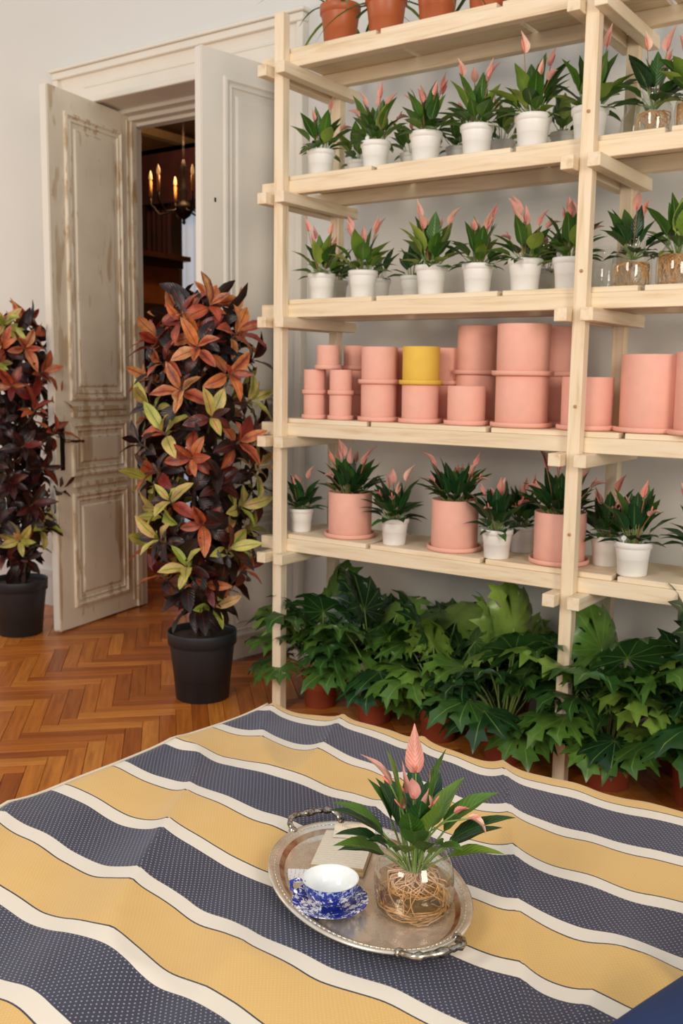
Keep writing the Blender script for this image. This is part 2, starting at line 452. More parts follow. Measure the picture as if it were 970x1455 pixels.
# canopy with dark drapes
cn = thing('curtain', 'dark red gathered curtain hanging under a dark valance seen through the doorway', 'curtain', (-3.85, 3.5, 0))
def drape(x0, x1, z0, z1, amp, nfold, mat):
    V, F = [], []; n = nfold*8
    for i in range(n+1):
        x = x0+(x1-x0)*i/n
        for z in (z0, z1): V.append((x, amp*math.sin(2*PI*nfold*i/n)+.2*amp*math.sin(5.1*i), z))
    for i in range(n): F.append((2*i, 2*i+2, 2*i+3, 2*i+1))
    return mk('drape', V, F, mat)
link('drape', drape(-.55, -.22, .01, 3.3, .03, 5, M_cur), cn)
link('valance', mk('v', *join([box(-.56, .6, -.14, -.10, 3.02, 3.50), box(-.56, .6, -.14, .1, 3.46, 3.50)]), M_cur, smooth=False), cn)
# bright window with sheer curtain
M_sheer = NT('lit_sheer'); M_sheer.b.inputs['Emission Color'].default_value = (.62, .72, .85, 1); M_sheer.b.inputs['Emission Strength'].default_value = .42
M_sheer = M_sheer.fin((.5, .55, .6), .9)
wn = thing('sheer_curtain', 'pale daylit sheer curtain beside the dark red drape beyond the doorway', 'curtain', (-3.9, 3.75, 0))
link('drape', drape(-.27, .55, .01, 3.0, .025, 8, M_sheer), wn)
# wooden cabinet
cbn = thing('wardrobe', 'tall brown wooden wardrobe with a moulded cornice standing beyond the open doorway', 'wardrobe', (-3.75, 2.35, 0))
link('body', mk('b', *box(-.35, .30, -.62, .62, .08, 2.36), M_cab, smooth=False), cbn)
link('cornice', mk('b', *join([box(-.37, .34, -.63, .63, 2.36, 2.42), box(-.39, .40, -.66, .66, 2.42, 2.46)]), M_cabd, smooth=False), cbn)
link('plinth', mk('b', *box(-.36, .32, -.64, .64, 0, .08), M_cabd, smooth=False), cbn)
for s in (-1, 1):
    d = link('door', mk('b', *box(.30, .32, s*.31-.29, s*.31+.29, .14, 2.2), M_cab, smooth=False), cbn)
    link('panel', mk('b', *box(.32, .33, s*.31-.2, s*.31+.2, .3, 2.05), M_cabd, smooth=False), d)
# chandelier
ch = thing('chandelier', 'dark metal chandelier with candle bulbs hanging beyond the doorway', 'lamp', (-3.03, 2.6, 2.75))
link('chain', mk('c', *tube([(0, 0, .1), (0, 0, 1.25)], .008, 6), M_iron), ch)
link('body', mk('c', *lathe([(.001, -.1), (.015, -.085), (.01, -.06), (.05, -.03), (.085, .03), (.05, .06), (.025, .1), (.04, .16), (.02, .2), (.012, .3), (.03, .34), (.008, .4)], 16), M_iron), ch)
M_bulb = NT('candle_bulb'); M_bulb.b.inputs['Emission Color'].default_value = (1, .55, .2, 1); M_bulb.b.inputs['Emission Strength'].default_value = .4; M_bulb = M_bulb.fin((.9, .6, .3), .4)
M_candle = plain('candle_sleeve', srgb(196, 140, 80), .5)
for k in range(6):
    a = 2*PI*k/6+.5; c, s_ = math.cos(a), math.sin(a); rr = .27
    am = link('arm', mk('a', *tube([(0, 0, .08), (c*.1, s_*.1, .0), (c*.2, s_*.2, -.02), (c*rr, s_*rr, .06), (c*rr, s_*rr, .12)], .008, 6), M_iron), ch)
    link('candle', mk('a', *lathe([(.012, .12), (.012, .24)], 8, True, True), M_candle, smooth=True), am, (c*rr, s_*rr, 0))
    link('bulb', mk('a', *lathe([(.006, .24), (.014, .26), (.012, .285), (.002, .32)], 8), M_bulb), am, (c*rr, s_*rr, 0))
pd = bpy.data.lights.new('chandelier_light', 'POINT'); pd.energy = 45; pd.color = (1, .6, .3); pd.shadow_soft_size = .15
po = bpy.data.objects.new('chandelier_light', pd); COL.objects.link(po); po.location = (-3.03, 2.6, 3.25)

# ------------------------------------------------------------------ shelving
L = 1.3226
LV = [.671, 1.172, 1.670, 2.171, 2.671]     # underside of the cross arms
SH = thing('shelving_unit', 'tall raw pine shelving with five levels, crossed arms and plank decks', 'shelf', (0, 0, 0))
pw, pd_ = .0462, .0437
RY0, RY1 = .40, .4437
frames = [0, L, 2*L]
tops = {0: 2.92, L: 3.3, 2*L: 3.3}
for fx in frames:
    bar('post', SH, fx, fx+pw, 0, pd_, 0, tops[fx], PZ)
    bar('post', SH, fx, fx+pw, RY0, RY1, 0, tops[fx]-.05, PZ)
    for z in LV:
        bar('arm', SH, fx-pw, fx-.0005, -.0515, .4865, z, z+.045, PY)
        bar('arm', SH, fx+pw+.0005, fx+2*pw, -.0515, .4865, z, z+.045, PY)
M_knot = plain('wood_plug', srgb(176, 128, 80), .6)
plug = mk('plug', *lathe([(.006, 0), (.006, .002), (.004, .003)], 12, False, True), M_knot)
for z in (2.36, 1.84, 1.38, .93):
    link('dowel_plug', plug, SH, (L+pw*.55, -.001, z), (PI/2, 0, 0))
rr = random.Random(11)
for li, z in enumerate(LV):
    z1 = z+.0455
    bar('rail', SH, -.10, 2*L+.15, pd_+.0005, pd_+.045, z1, z1+.055, PX)
    bar('rail', SH, -.10, 2*L+.15, RY0-.045, RY0-.0005, z1, z1+.055, PX)
    z2 = z1+.0555
    edges = {0: [-.03, .461, .985, 1.50, 2.05, 2.75], 1: [-.03, .456, .992, 1.50, 2.05, 2.75], 2: [-.03, .47, 1.02, 1.54, 2.05, 2.75], 3: [-.03, .46, 1.05, 1.60, 2.05, 2.75], 4: [-.03, .47, .98, 1.50, 2.05, 2.75]}[li]
    for i in range(len(edges)-1):
        a, b = edges[i]+.010, edges[i+1]-.012
        # boards notch behind the posts
        bar('deck_board', SH, a, b, .0535+rr.uniform(-.003, .003), RY0-.002, z2, z2+.019, PX, .0015)
DK = [z+.1205 for z in LV]

# ------------------------------------------------------------------ pots
def pot_mesh(name, rt, rb, h, mat, lip=.008, liph=.02, seg=32, wall=.003, band=True):
    pr = [(rb*.96, 0), (rb, .003), (rt-lip*.8-(rt-rb)*liph/h, h-liph), (rt-lip*.15, h-liph+.002), (rt, h-.003), (rt-.001, h), (rt-wall, h), (rt-wall-.002, h-.02), (rb-wall, .006)]
    V, F = lathe(pr, seg)
    F.append(tuple(range((len(pr)-1)*seg, len(pr)*seg)))
    return mk(name, V, F, mat)
def soil_mesh(r, mat, dome=.004):
    rng = random.Random(int(r*1e5)); seg = 20
    V = [(0, 0, dome)]; F = []
    for j, q in enumerate((.35, .7, 1.0)):
        for k in range(seg):
            a = 2*PI*k/seg; V.append((r*q*math.cos(a), r*q*math.sin(a), dome*(1-q)+rng.uniform(-.002, .003)*(q < 1)))
    for k in range(seg):
        k2 = (k+1) % seg
        F.append((0, 1+k, 1+k2))
        for j in range(2): F.append((1+j*seg+k, 1+(j+1)*seg+k, 1+(j+1)*seg+k2, 1+j*seg+k2))
    return mk('soil', V, F, mat)

def planter_profile(r, h, t=.006):
    return [(r*.97, 0), (r*.985, .003), (r, h-.003), (r-.002, h), (r-t, h), (r-t-.001, .015)]
_pm = {}
def planter_mesh(r, h, mat):
    k = (r, h, mat.name)
    if k not in _pm:
        pr = planter_profile(r, h); V, F = lathe(pr, 40); F.append(tuple(range((len(pr)-1)*40, len(pr)*40)))
        s = r*1.17
        sp = [(s*.9, 0), (s*.97, .002), (s, .006), (s, .017), (s-.002, .019), (s-.006, .019), (s-.008, .008)]
        V2, F2 = lathe(sp, 40); F2.append(tuple(range((len(sp)-1)*40, len(sp)*40)))
        _pm[k] = (mk('planter', V, F, mat), mk('saucer', V2, F2, mat))
    return _pm[k]
def planter(x, y, z, r, h, mat, label, group):
    t = thing('clay_planter', label, 'planter', (x, y, z), R.uniform(0, 6), group)
    a, b = planter_mesh(r, h, mat)
    link('saucer', b, t); link('pot', a, t, (0, 0, .0085))
    return t

# ------------------------------------------------------------------ leaves
def leaf_path(th, pet, Lb, th_end, droop, n=8):
    """points in XZ plane, petiole then blade; th = start lean from vertical, degrees"""
    P = [Vector((0, 0, 0))]; a = math.radians(th); pts = []
    m_ = 4; p = Vector((0, 0, 0))
    for i in range(m_):
        aa = a + (math.radians(th_end)-a)*(i/m_)*.6
        p = p + Vector((math.sin(aa), 0, math.cos(aa)))*(pet/m_); P.append(p.copy())
    B = []
    a0 = a+(math.radians(th_end)-a)*.6
    for i in range(n):
        B.append(p.copy())
        aa = a0 + (math.radians(th_end+droop)-a0)*(i/(n-1))
        p = p + Vector((math.sin(aa), 0, math.cos(aa)))*(Lb/(n-1))
    return P, B
def blade(B, Wd, fold=.25, prof=None, wav=0, seed=0, across=2):
    n = len(B); V, F, UV = [], [], []
    rng = random.Random(seed)
    prof = prof or (lambda t: (math.sin(PI*min(1, t**.72))**.85)*(1-.25*t))
    for i, p in enumerate(B):
        t = i/(n-1)
        d = (B[min(i+1, n-1)]-B[max(0, i-1)]).normalized()
        up = Vector((-d.z, 0, d.x))
        if up.z < 0 and abs(d.z) < .98: up = -up
        up = Vector((-d.z, 0, d.x))
        w_ = max(.0006, Wd*prof(t))
        for j in range(-across, across+1):
            q = j/across
            lift = fold*abs(q)*w_ + (wav*w_*math.sin(t*11+seed+(2 if q > 0 else 0))*abs(q))
            V.append(p + Vector((0, q*w_*math.cos(fold*.8), 0)) + up*lift); UV.append((.5+.5*q, t))
    k = 2*across+1
    for i in range(n-1):
        for j in range(k-1):
            F.append((i*k+j, i*k+j+1, (i+1)*k+j+1, (i+1)*k+j))
    return V, F, UV
def leaf_mesh(name, th, pet, Lb, Wd, th_end, droop, mats, fold=.25, pr=.0016, wav=0, seed=0, prof=None, n=8, across=1):
    P, B = leaf_path(th, pet, Lb, th_end, droop, n)
    V, F, UV = blade(B, Wd, fold, prof, wav, seed, across)
    fm = [0]*len(F)
    if pet > .004:
        tv, tf = tube(P, pr, 4, False); k = len(V)
        V = V+tv; F = F+[[i+k for i in f] for f in tf]; UV = UV+[(.5, .5)]*len(tv); fm += [1]*len(tf)
    return mk(name, V, F, mats, UV, True, fm)

AL = {}
def anth_set(mat, key):
    out = []
    spec = [(4, .06, .10, .025, 10, 10), (10, .055, .108, .028, 20, 18), (16, .055, .104, .028, 32, 22), (22, .05, .10, .028, 44, 26), (30, .045, .098, .027, 54, 28), (38, .04, .094, .026, 64, 30), (46, .035, .088, .024, 74, 32), (56, .03, .08, .022, 84, 32), (66, .025, .07, .019, 94, 30)]
    for i, (a, p, l, w_, e, dr) in enumerate(spec):
        for s in (0, 1):
            out.append(leaf_mesh('leaf', a+4*s, p*(1+.12*s), l*(1-.08*s), w_*(.9+.12*s), e, dr-8*s, [mat, M_pet], .28, .0014, .08, i*3+s, n=7, across=1))
    AL[key] = out
anth_set(M_anth, 0); anth_set(M_anthdk, 1)
FLW, SPX = [], []
def spathe_prof(t): return (math.sin(PI*min(1, (t*.96+.04)**.62))**.9)*(1-.35*t)
for i in range(6):
    st = [.115, .135, .15, .125, .105, .14][i]; lean = [4, 10, 16, 8, 20, 12][i]; Ls = [.055, .062, .05, .058, .045, .05][i]
    P, B = leaf_path(lean, st, Ls, lean+[4, 20, -8, 30, 50, 10][i], [10, 14, 20, 20, 30, -10][i], 7)
    V, F, UV = blade(B, [.016, .018, .015, .017, .015, .013][i], .75, spathe_prof, .05, i, 2)
    fm = [0]*len(F); tv, tf = tube(P, .0013, 4, False); k = len(V)
    FLW.append(mk('flower', V+tv, F+[[a+k for a in f] for f in tf], [M_spathe, M_fstem], UV+[(.5, .5)]*len(tv), True, fm+[1]*len(tf)))
    p = P[-1]; d = Vector((.35, 0, .9)).normalized()
    SPX.append(mk('spadix', *tube([p+d*.002+Vector((-.002, 0, 0)), p+d*.012, p+d*.026, p+d*.032], [.002, .0028, .0022, .0008], 6), M_spadix))

def anthurium_crown(t, z, rng, nl=20, nf=4, key=0, s=1.0, hmin=0, fs=1.0, spread=.018, jmax=17):
    s *= 1.14
    for i in range(nl):
        q = i/nl
        j = min(jmax, int(rng.random()*18)) if i > 8 else min(jmax, i*2+rng.randint(0, 1))
        if j == jmax and jmax < 17: j = rng.randint(4, jmax)
        a = i*2.39996+rng.uniform(-.4, .4)
        rad = spread*math.sqrt(rng.random())
        sc = s*rng.uniform(.82, 1.15)
        link('leaf', AL[key][j], t, (rad*math.cos(a), rad*math.sin(a), z-.003), (rng.uniform(-.12, .12), rng.uniform(-.12, .12), a), sc)
    for i in range(nf):
        a = i*2.1+rng.uniform(-.6, .6); j = rng.randrange(6); rad = spread*.7
        sc = s*fs*rng.uniform(.85, 1.2)
        f = link('flower', FLW[j], t, (rad*math.cos(a), rad*math.sin(a), z-.003), (rng.uniform(-.1, .1), rng.uniform(-.1, .1), a), sc)
        link('spadix', SPX[j], f)

WP_MESH = pot_mesh('white_pot', .0615, .047, .112, M_white, lip=.006, liph=.022)
SOIL_S = soil_mesh(.055, M_peat)
def white_anth(x, y, z, label, group, seed, key=0, s=1.0, nl=21, nf=4, ps=1.0):
    rng = random.Random(seed)
    t = thing('potted_anthurium', label, 'plant', (x, y, z), rng.uniform(0, 6), group)
    link('pot', WP_MESH, t, scale=ps); link('soil', SOIL_S, t, (0, 0, .098*ps), scale=ps)
    if seed % 2:
        lb = link('plant_label', LBL, t, (.04*math.cos(.7), .04*math.sin(.7), .092*ps), (rng.uniform(-.2, .2), 0, rng.uniform(0, 3)))
    anthurium_crown(t, .098*ps, rng, nl, nf, key, s)
    return t
_a = lathe([(.009, -.0006), (.0095, 0), (.009, .0006)], 16, True, True)
LBL = mk('label', *join([([(v[0], v[2], v[1]+.034) for v in _a[0]], _a[1]), box(-.002, .002, -.0005, .0005, 0, .028)]), M_paper, smooth=False)
ORD = ['first', 'second', 'third', 'fourth', 'fifth', 'sixth', 'seventh', 'eighth', 'ninth', 'tenth']
# second level from the top
g2, g3, g5 = 'potted anthuriums on the second deck', 'potted anthuriums on the third deck', 'potted anthuriums on the lowest deck'
for i, (x, s, nf, ps) in enumerate([(.127, .95, 2, .98), (.398, .98, 4, 1.0), (.630, 1.02, 5, 1.06), (.851, 1.05, 2, 1.04), (1.077, 1.12, 3, 1.10), (1.291, 1.1, 3, 1.06)]):
    white_anth(x, .155, DK[3], 'white-potted pink anthurium on the second deck from top, %s from the left in front' % ORD[i] if i < 5 else 'white-potted pink anthurium on the second deck from top, half hidden by the middle post', g2, 100+i, 0, s, 30, nf+2, ps)
for i, x in enumerate([.197, .461, .676, .872, 1.121]):
    white_anth(x, .33, DK[3], 'shaded white-potted anthurium in the back row of the second deck, %s from the left' % ORD[i], g2, 130+i, 0, .85, 14, 1, .82)
for i, (x, s, nf, ps) in enumerate([(.137, .95, 4, .98), (.346, 1.0, 4, 1.0), (.669, 1.08, 3, 1.04), (.873, .95, 5, 1.0), (1.068, 1.05, 6, 1.06), (1.241, 1.0, 4, 1.02)]):
    white_anth(x, .155, DK[2], 'white-potted pink anthurium on the third deck from top, %s from the left in front' % ORD[i], g3, 200+i, 0, s, 30, nf+2, ps)
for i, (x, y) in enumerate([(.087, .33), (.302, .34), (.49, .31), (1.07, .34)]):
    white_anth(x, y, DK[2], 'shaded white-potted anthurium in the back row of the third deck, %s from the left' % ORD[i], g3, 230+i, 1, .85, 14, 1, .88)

# planters with plants on the lowest deck
def planted(x, y, z, r, h, label, group, seed):
    rng = random.Random(seed)
    t = thing('planted_planter', label, 'plant', (x, y, z), rng.uniform(0, 6), group)
    a, b = planter_mesh(r, h, M_pink)
    link('saucer', b, t); link('pot', a, t, (0, 0, .0085)); link('soil', SOIL_S, t, (0, 0, h-.035), scale=(r/.061,)*2+(1,))
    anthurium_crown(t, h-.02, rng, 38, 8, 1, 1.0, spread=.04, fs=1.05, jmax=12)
g5b = 'pink clay planters with anthuriums on the lowest deck'
planted(.286, .175, DK[0], .094, .185, 'pink clay planter with an anthurium on the lowest deck, left of the three', g5b, 301)
planted(.795, .175, DK[0], .094, .195, 'pink clay planter with an anthurium on the lowest deck, middle of the three', g5b, 302)
planted(1.24, .175, DK[0], .096, .185, 'pink clay planter with an anthurium on the lowest deck, behind the middle post', g5b, 303)
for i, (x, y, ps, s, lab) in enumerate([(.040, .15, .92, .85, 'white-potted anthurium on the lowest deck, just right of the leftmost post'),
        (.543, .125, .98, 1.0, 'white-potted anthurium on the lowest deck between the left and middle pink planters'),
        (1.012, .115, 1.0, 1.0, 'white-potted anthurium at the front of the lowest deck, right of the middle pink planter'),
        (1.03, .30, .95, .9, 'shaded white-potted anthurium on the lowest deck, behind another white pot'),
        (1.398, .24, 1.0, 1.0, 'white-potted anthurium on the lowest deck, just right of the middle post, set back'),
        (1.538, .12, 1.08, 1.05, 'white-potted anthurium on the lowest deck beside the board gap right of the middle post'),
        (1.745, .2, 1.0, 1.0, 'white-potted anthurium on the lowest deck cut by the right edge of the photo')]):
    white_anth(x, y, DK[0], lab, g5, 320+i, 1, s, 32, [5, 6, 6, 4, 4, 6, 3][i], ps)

# stacked clay planters on the fourth deck
g4 = 'stacked clay planters on the fourth deck'
z4 = DK[1]
def stack(x, y, r, h, mats, labs):
    z = z4
    for mt, lb in zip(mats, labs):
        planter(x, y, z, r, h, mt, lb, g4); z += h+.009
    return z
P_ = M_pink
zt = stack(.139, .11, .047, .095, [P_, P_], ['small pink planter at the left end, bottom of its stack', 'small pink planter at the left end, second in its stack'])
stack(.304-.03, .11, .047, .095, [P_, P_], ['small pink planter in the second stack from the left, bottom one', 'small pink planter in the second stack from the left, second one'])
planter(.222-.015, .11, zt, .048, .092, P_, 'small pink planter topping the little pyramid at the left end', g4)
stack(.088+.05, .27, .047, .095, [P_, P_], ['shaded small pink planter behind the left pyramid, bottom one', 'shaded small pink planter behind the left pyramid, upper one'])
stack(.235, .27, .05, .095, [P_, P_, P_], ['shaded small pink planter in the tall back stack near the left, bottom one', 'shaded small pink planter in the tall back stack near the left, middle one', 'shaded small pink planter in the tall back stack near the left, top one'])
stack(.445, .14, .074, .142, [P_, P_], ['medium pink planter under another, left of the yellow one', 'medium pink planter on top, left of the yellow one'])
stack(.642, .14, .074, .142, [P_, M_yel], ['medium pink planter directly beneath the yellow one', 'mustard yellow clay planter on top of a pink one'])
stack(.47, .32, .074, .142, [P_, P_], ['shaded medium pink planter behind left of the yellow one, lower', 'shaded medium pink planter behind left of the yellow one, upper'])
stack(.655, .335, .074, .142, [P_, P_], ['shaded medium pink planter behind right of the yellow one, lower', 'shaded medium pink planter behind right of the yellow one, upper'])
stack(.850, .14, .074, .142, [P_], ['single medium pink planter in front, right of the yellow one'])
stack(.800, .31, .079, .185, [P_, P_], ['large pink planter behind the single one, bottom of its stack', 'large pink planter behind the single one, top of its stack'])
stack(1.072, .16, .099, .182, [P_, P_], ['largest front pink planter left of the middle post, bottom of two', 'largest front pink planter left of the middle post, top of two'])
stack(1.10, .35+.01, .074, .182, [P_, P_], ['shaded pink planter against the middle post behind the large stack, lower', 'shaded pink planter against the middle post behind the large stack, upper'])
stack(1.324, .17, .092, .182, [P_], ['single pink planter standing behind the middle post'])
stack(1.555, .20, .115, .262, [P_], ['tall wide pink planter right of the middle post'])
stack(1.765, .14, .115, .268, [P_], ['tall wide pink planter cut by the right edge of the photo'])

# brown plastic pots on the top deck
BP = pot_mesh('brown_pot', .084, .064, .16, M_brown, lip=.007, liph=.035)
strap = [leaf_mesh('leaf', a, .01, l, .009, e, d, [M_anth, M_pet], .3, .0015, .0, i, prof=lambda t: min(1, 4*t+.4)*(1-t**3)) for i, (a, l, e, d) in enumerate([(10, .35, 30, 60), (25, .34, 70, 70), (40, .3, 100, 50), (55, .3, 125, 30), (5, .3, 12, 20)])]
SOIL_B = soil_mesh(.076, M_soil)
for i, x in enumerate([.202, .423, .654, .870, 1.085]):
    rng = random.Random(400+i)
    t = thing('potted_fern_palm', 'orange-brown plastic pot with long thin leaves on the top deck, %s from the left' % ORD[i], 'plant', (x, .175, DK[4]), rng.uniform(0, 6), 'brown plastic pots on the top deck')
    link('pot', BP, t, scale=(1, 1, 1.05)); link('soil', SOIL_B, t, (0, 0, .145))
    for k in range(16):
        a = k*2.4; link('leaf', strap[k % 5], t, (.02*math.cos(a), .02*math.sin(a), .14), (0, 0, a+rng.uniform(-.3, .3)), rng.uniform(.7, 1.1))

# ------------------------------------------------------------------ glass
def glass(name, tint=(1, 1, 1), base=.04, edge=.55):
    t = NT(name)
    tr = t.node('ShaderNodeBsdfTransparent'); tr.inputs[0].default_value = (*tint, 1)
    gl = t.node('ShaderNodeBsdfGlossy'); gl.inputs['Roughness'].default_value = .02
    lw = t.node('ShaderNodeLayerWeight'); lw.inputs[0].default_value = .5
    f = t.math('ADD', base, t.math('MULTIPLY', t.math('POWER', lw.outputs['Facing'], 3.0), edge))
    ms = t.node('ShaderNodeMixShader'); t.l(f, ms.inputs[0]); t.l(tr.outputs[0], ms.inputs[1]); t.l(gl.outputs[0], ms.inputs[2])
    t.l(ms.outputs[0], t.out.inputs[0]); return t.m
M_glass = glass('clear_glass', (.96, .97, .955), .07, .75)
M_water = glass('amber_water', (.93, .85, .68), .02, .12)
M_root = plain('pale_roots', srgb(214, 174, 136), .6, var=.2, vs=60)
M_root2 = plain('straw_roots', srgb(212, 160, 92), .7, var=.2, vs=60)

def root_tangle(rng, R_, z0, z1, top, n, rad, coil=True):
    parts = []
    for i in range(n):
        a = rng.uniform(0, 2*PI); p = Vector((.012*math.cos(a), .012*math.sin(a), top)); pts = [p.copy()]
        d = Vector((math.cos(a), math.sin(a), rng.uniform(-.2, .1)))
        turn = rng.choice((-1, 1))*rng.uniform(.05, .5)
        fall = rng.uniform(.15, .9)
        for k in range(rng.randint(7, 13)):
            d = (Matrix.Rotation(turn+rng.uniform(-.2, .2), 3, 'Z') @ d); d.z -= fall*.28
            d = (d+Vector((rng.uniform(-.25, .25), rng.uniform(-.25, .25), 0))).normalized()
            p = p+d*rng.uniform(.009, .014)
            q = math.hypot(p.x, p.y)
            if q > R_: p.x *= R_/q; p.y *= R_/q
            if p.z < z0: p.z = z0+rng.uniform(0, .008); d.z = 0
            pts.append(p.copy())
        m_ = len(pts)
        parts.append(tube(pts, [rad*(1-.55*k/m_) for k in range(m_)], 4, True))
    return join(parts)

# ------------------------------------------------------------------ glass jars with anthuriums on the shelves
JAR = [(.04, 0), (.052, .003), (.056, .012), (.058, .06), (.055, .085), (.042, .104), (.036, .112), (.036, .128), (.041, .133), (.041, .138), (.039, .138)]
JM = mk('jar', *lathe(JAR, 32), M_glass)
M_tag = plain('white_plant_tag', srgb(240, 240, 240), .5, var=.01)
def jar_plant(x, y, z, label, group, seed, key, nf, s=1.0, dense=False, js=1.2):
    rng = random.Random(seed)
    t = thing('anthurium_in_glass_jar', label, 'plant', (x, y, z), rng.uniform(0, 6), group)
    link('jar', JM, t, scale=js)
    V, F = root_tangle(rng, .050, .008, .1, .075 if not dense else .09, 190 if dense else 60, .0012)
    o = link('roots', mk('roots', V, F, M_root2), t, scale=js); o['kind'] = 'stuff'
    anthurium_crown(t, .085*js, rng, 22, nf, key, s, spread=.012)
gj = 'anthuriums in glass jars right of the middle post'
jar_plant(1.511, .17, DK[3], 'anthurium with a tall pink bloom in a clear glass jar on the second deck', gj, 501, 1, 3, 1.05, js=1.1)
jar_plant(1.645, .17, DK[3], 'anthurium in a glass jar full of straw-coloured roots, second deck by the right edge', gj, 502, 0, 2, 1.1, True, js=1.1)
jar_plant(1.459, .18, DK[2], 'dark-leaved anthurium in a glass jar on the third deck, right of the middle post', gj, 503, 1, 3, 1.0)
jar_plant(1.615, .18, DK[2], 'bright-leaved anthurium in a glass jar packed with orange roots on the third deck', gj, 504, 0, 0, 1.05, True)
for nm, x, z in (('third', 1.31, DK[2]), ('second', 1.40, DK[3])):
    t = thing('empty_glass_jar', 'empty clear glass jar at the back of the %s deck beside the middle post' % nm, 'jar', (x, .33, z))
    link('jar', JM, t, scale=(1.05, 1.05, 1.2))

# ------------------------------------------------------------------ philodendrons under the shelf
def lobed_leaf(name, pet, Lb, Wd, th, th_end, droop, seed, nl=6, depth=.5):
    """broad blade, pointed lobes radiating from the petiole joint"""
    rng = random.Random(seed)
    P, B = leaf_path(th, pet, Lb, th_end, droop, 12)
    n = len(B); V, F, UV = [], [], []
    def pt(r, ang, lift, u):
        x = r*math.cos(ang); y = r*math.sin(ang)
        if x >= 0:
            q = min(x/Lb*(n-1), n-1.001); i = int(q); f = q-i; p = B[i].lerp(B[min(i+1, n-1)], f); d = (B[min(i+1, n-1)]-B[i]).normalized() if i < n-1 else (B[-1]-B[-2]).normalized()
            over = max(0, x-Lb); p = p+d*over
        else:
            d = (B[1]-B[0]).normalized(); p = B[0]+d*x
        up = Vector((-d.z, 0, d.x))
        lift -= .9*y*y/Lb*.55
        V.append(p+Vector((0, y, 0))+up*lift); UV.append((u, min(1, max(0, r/Lb)))); return len(V)-1
    lob = [(0, 1.0), (27, .93), (53, .84), (80, .74), (108, .62), (140, .48)]
    if nl == 5: lob = [(0, 1.0), (31, .92), (62, .82), (95, .68), (130, .52)]
    full = [(-a, l) for a, l in reversed(lob[1:])]+lob
    full = [(a+rng.uniform(-4, 4), l*Lb*rng.uniform(.93, 1.07)) for a, l in full]
    C = pt(0, 0, 0, .5)
    sin_ = []
    for k in range(len(full)+1):
        if k == 0: a = full[0][0]-20; l = full[0][1]*.5
        elif k == len(full): a = full[-1][0]+20; l = full[-1][1]*.5
        else: a = (full[k-1][0]+full[k][0])/2; l = (full[k-1][1]+full[k][1])/2*rng.uniform(.52, .64)
        sin_.append(pt(l, math.radians(a), .055*l+rng.uniform(0, .004), .0))
    for k, (a, l) in enumerate(full):
        ar = math.radians(a); dlt = math.radians(12.5+rng.uniform(-1.5, 2))
        rp = rng.uniform(-.006, .006)
        v1 = pt(.5*l, ar, -.004, .5); v2 = pt(.78*l, ar, rp, .5); tip = pt(l, ar+rng.uniform(-.05, .05), rp-.05*l, .46)
        for sg, s_i in ((-1, sin_[k]), (1, sin_[k+1])):
            c0 = pt(.60*l, ar+sg*dlt*.88, .05*l*.6, .15); e = pt(rng.uniform(.74, .82)*l, ar+sg*dlt*rng.uniform(1.1, 1.35), .01*l, .0); m2 = pt(.82*l, ar+sg*dlt*.52, .02*l, .2)
            for f in ((C, v1, s_i), (s_i, v1, c0), (v1, v2, c0), (c0, v2, e), (e, v2, m2), (m2, v2, tip)):
                F.append(f if sg > 0 else f[::-1])
    fm = [0]*len(F); tv, tf = tube(P, .003, 5, False); k = len(V)
    return mk(name, V+tv, F+[[i+k for i in f] for f in tf], [M_phil, M_pet], UV+[(.9, .5)]*len(tv), True, fm+[1]*len(tf))
PHL = []
for i, (th, pet, Lb, Wd, te, dr) in enumerate([(6, .30, .17, 0, 20, 30), (12, .28, .18, 0, 50, 45), (18, .26, .19, 0, 80, 45), (24, .24, .19, 0, 100, 40), (32, .23, .18, 0, 112, 35), (40, .21, .18, 0, 120, 30), (50, .19, .17, 0, 128, 25), (10, .22, .16, 0, 64, 60), (34, .17, .15, 0, 100, 40), (20, .31, .21, 0, 70, 60)]):
    PHL.append(lobed_leaf('leaf', pet, Lb, Wd, th, te, dr, i, 5 if i % 2 else 6, .52))
UP = pot_mesh('under_pot', .086, .068, .155, M_brown2, lip=.006, liph=.02)
SOIL_U = soil_mesh(.078, M_soil)
phil = [(.125, .19, 'behind the leftmost post'), (.43, .17, 'second from the left post'), (.76, .15, 'third from the left post'), (1.075, .10, 'just left of the middle post'),
        (1.49, .12, 'just right of the middle post'), (1.80, .15, 'cut by the right edge of the photo')]
for i, (x, y, w_) in enumerate(phil):
    rng = random.Random(600+i)
    t = thing('potted_philodendron', 'lobed philodendron in a rust-brown floor pot, '+w_, 'plant', (x, y, 0), rng.uniform(0, 6), 'philodendrons on the floor under the shelving')
    ps = 1.0 if i < 4 else 1.12
    link('pot', UP, t, scale=ps); link('soil', SOIL_U, t, (0, 0, .135*ps), scale=ps)
    for k in range(24 if i < 4 else 34):
        j = [2, 3, 1, 4, 5, 9, 0, 6, 3, 8, 7, 4, 2, 5, 3, 1][k % 16]; a = k*2.39996+rng.uniform(-.3, .3)
        s = rng.uniform(.85, 1.3)*(1.0 if i < 4 else 1.12)
        link('leaf', PHL[j], t, (.02*math.cos(a), .02*math.sin(a), .13*ps), (rng.uniform(-.15, .15), rng.uniform(-.15, .15), a), s)
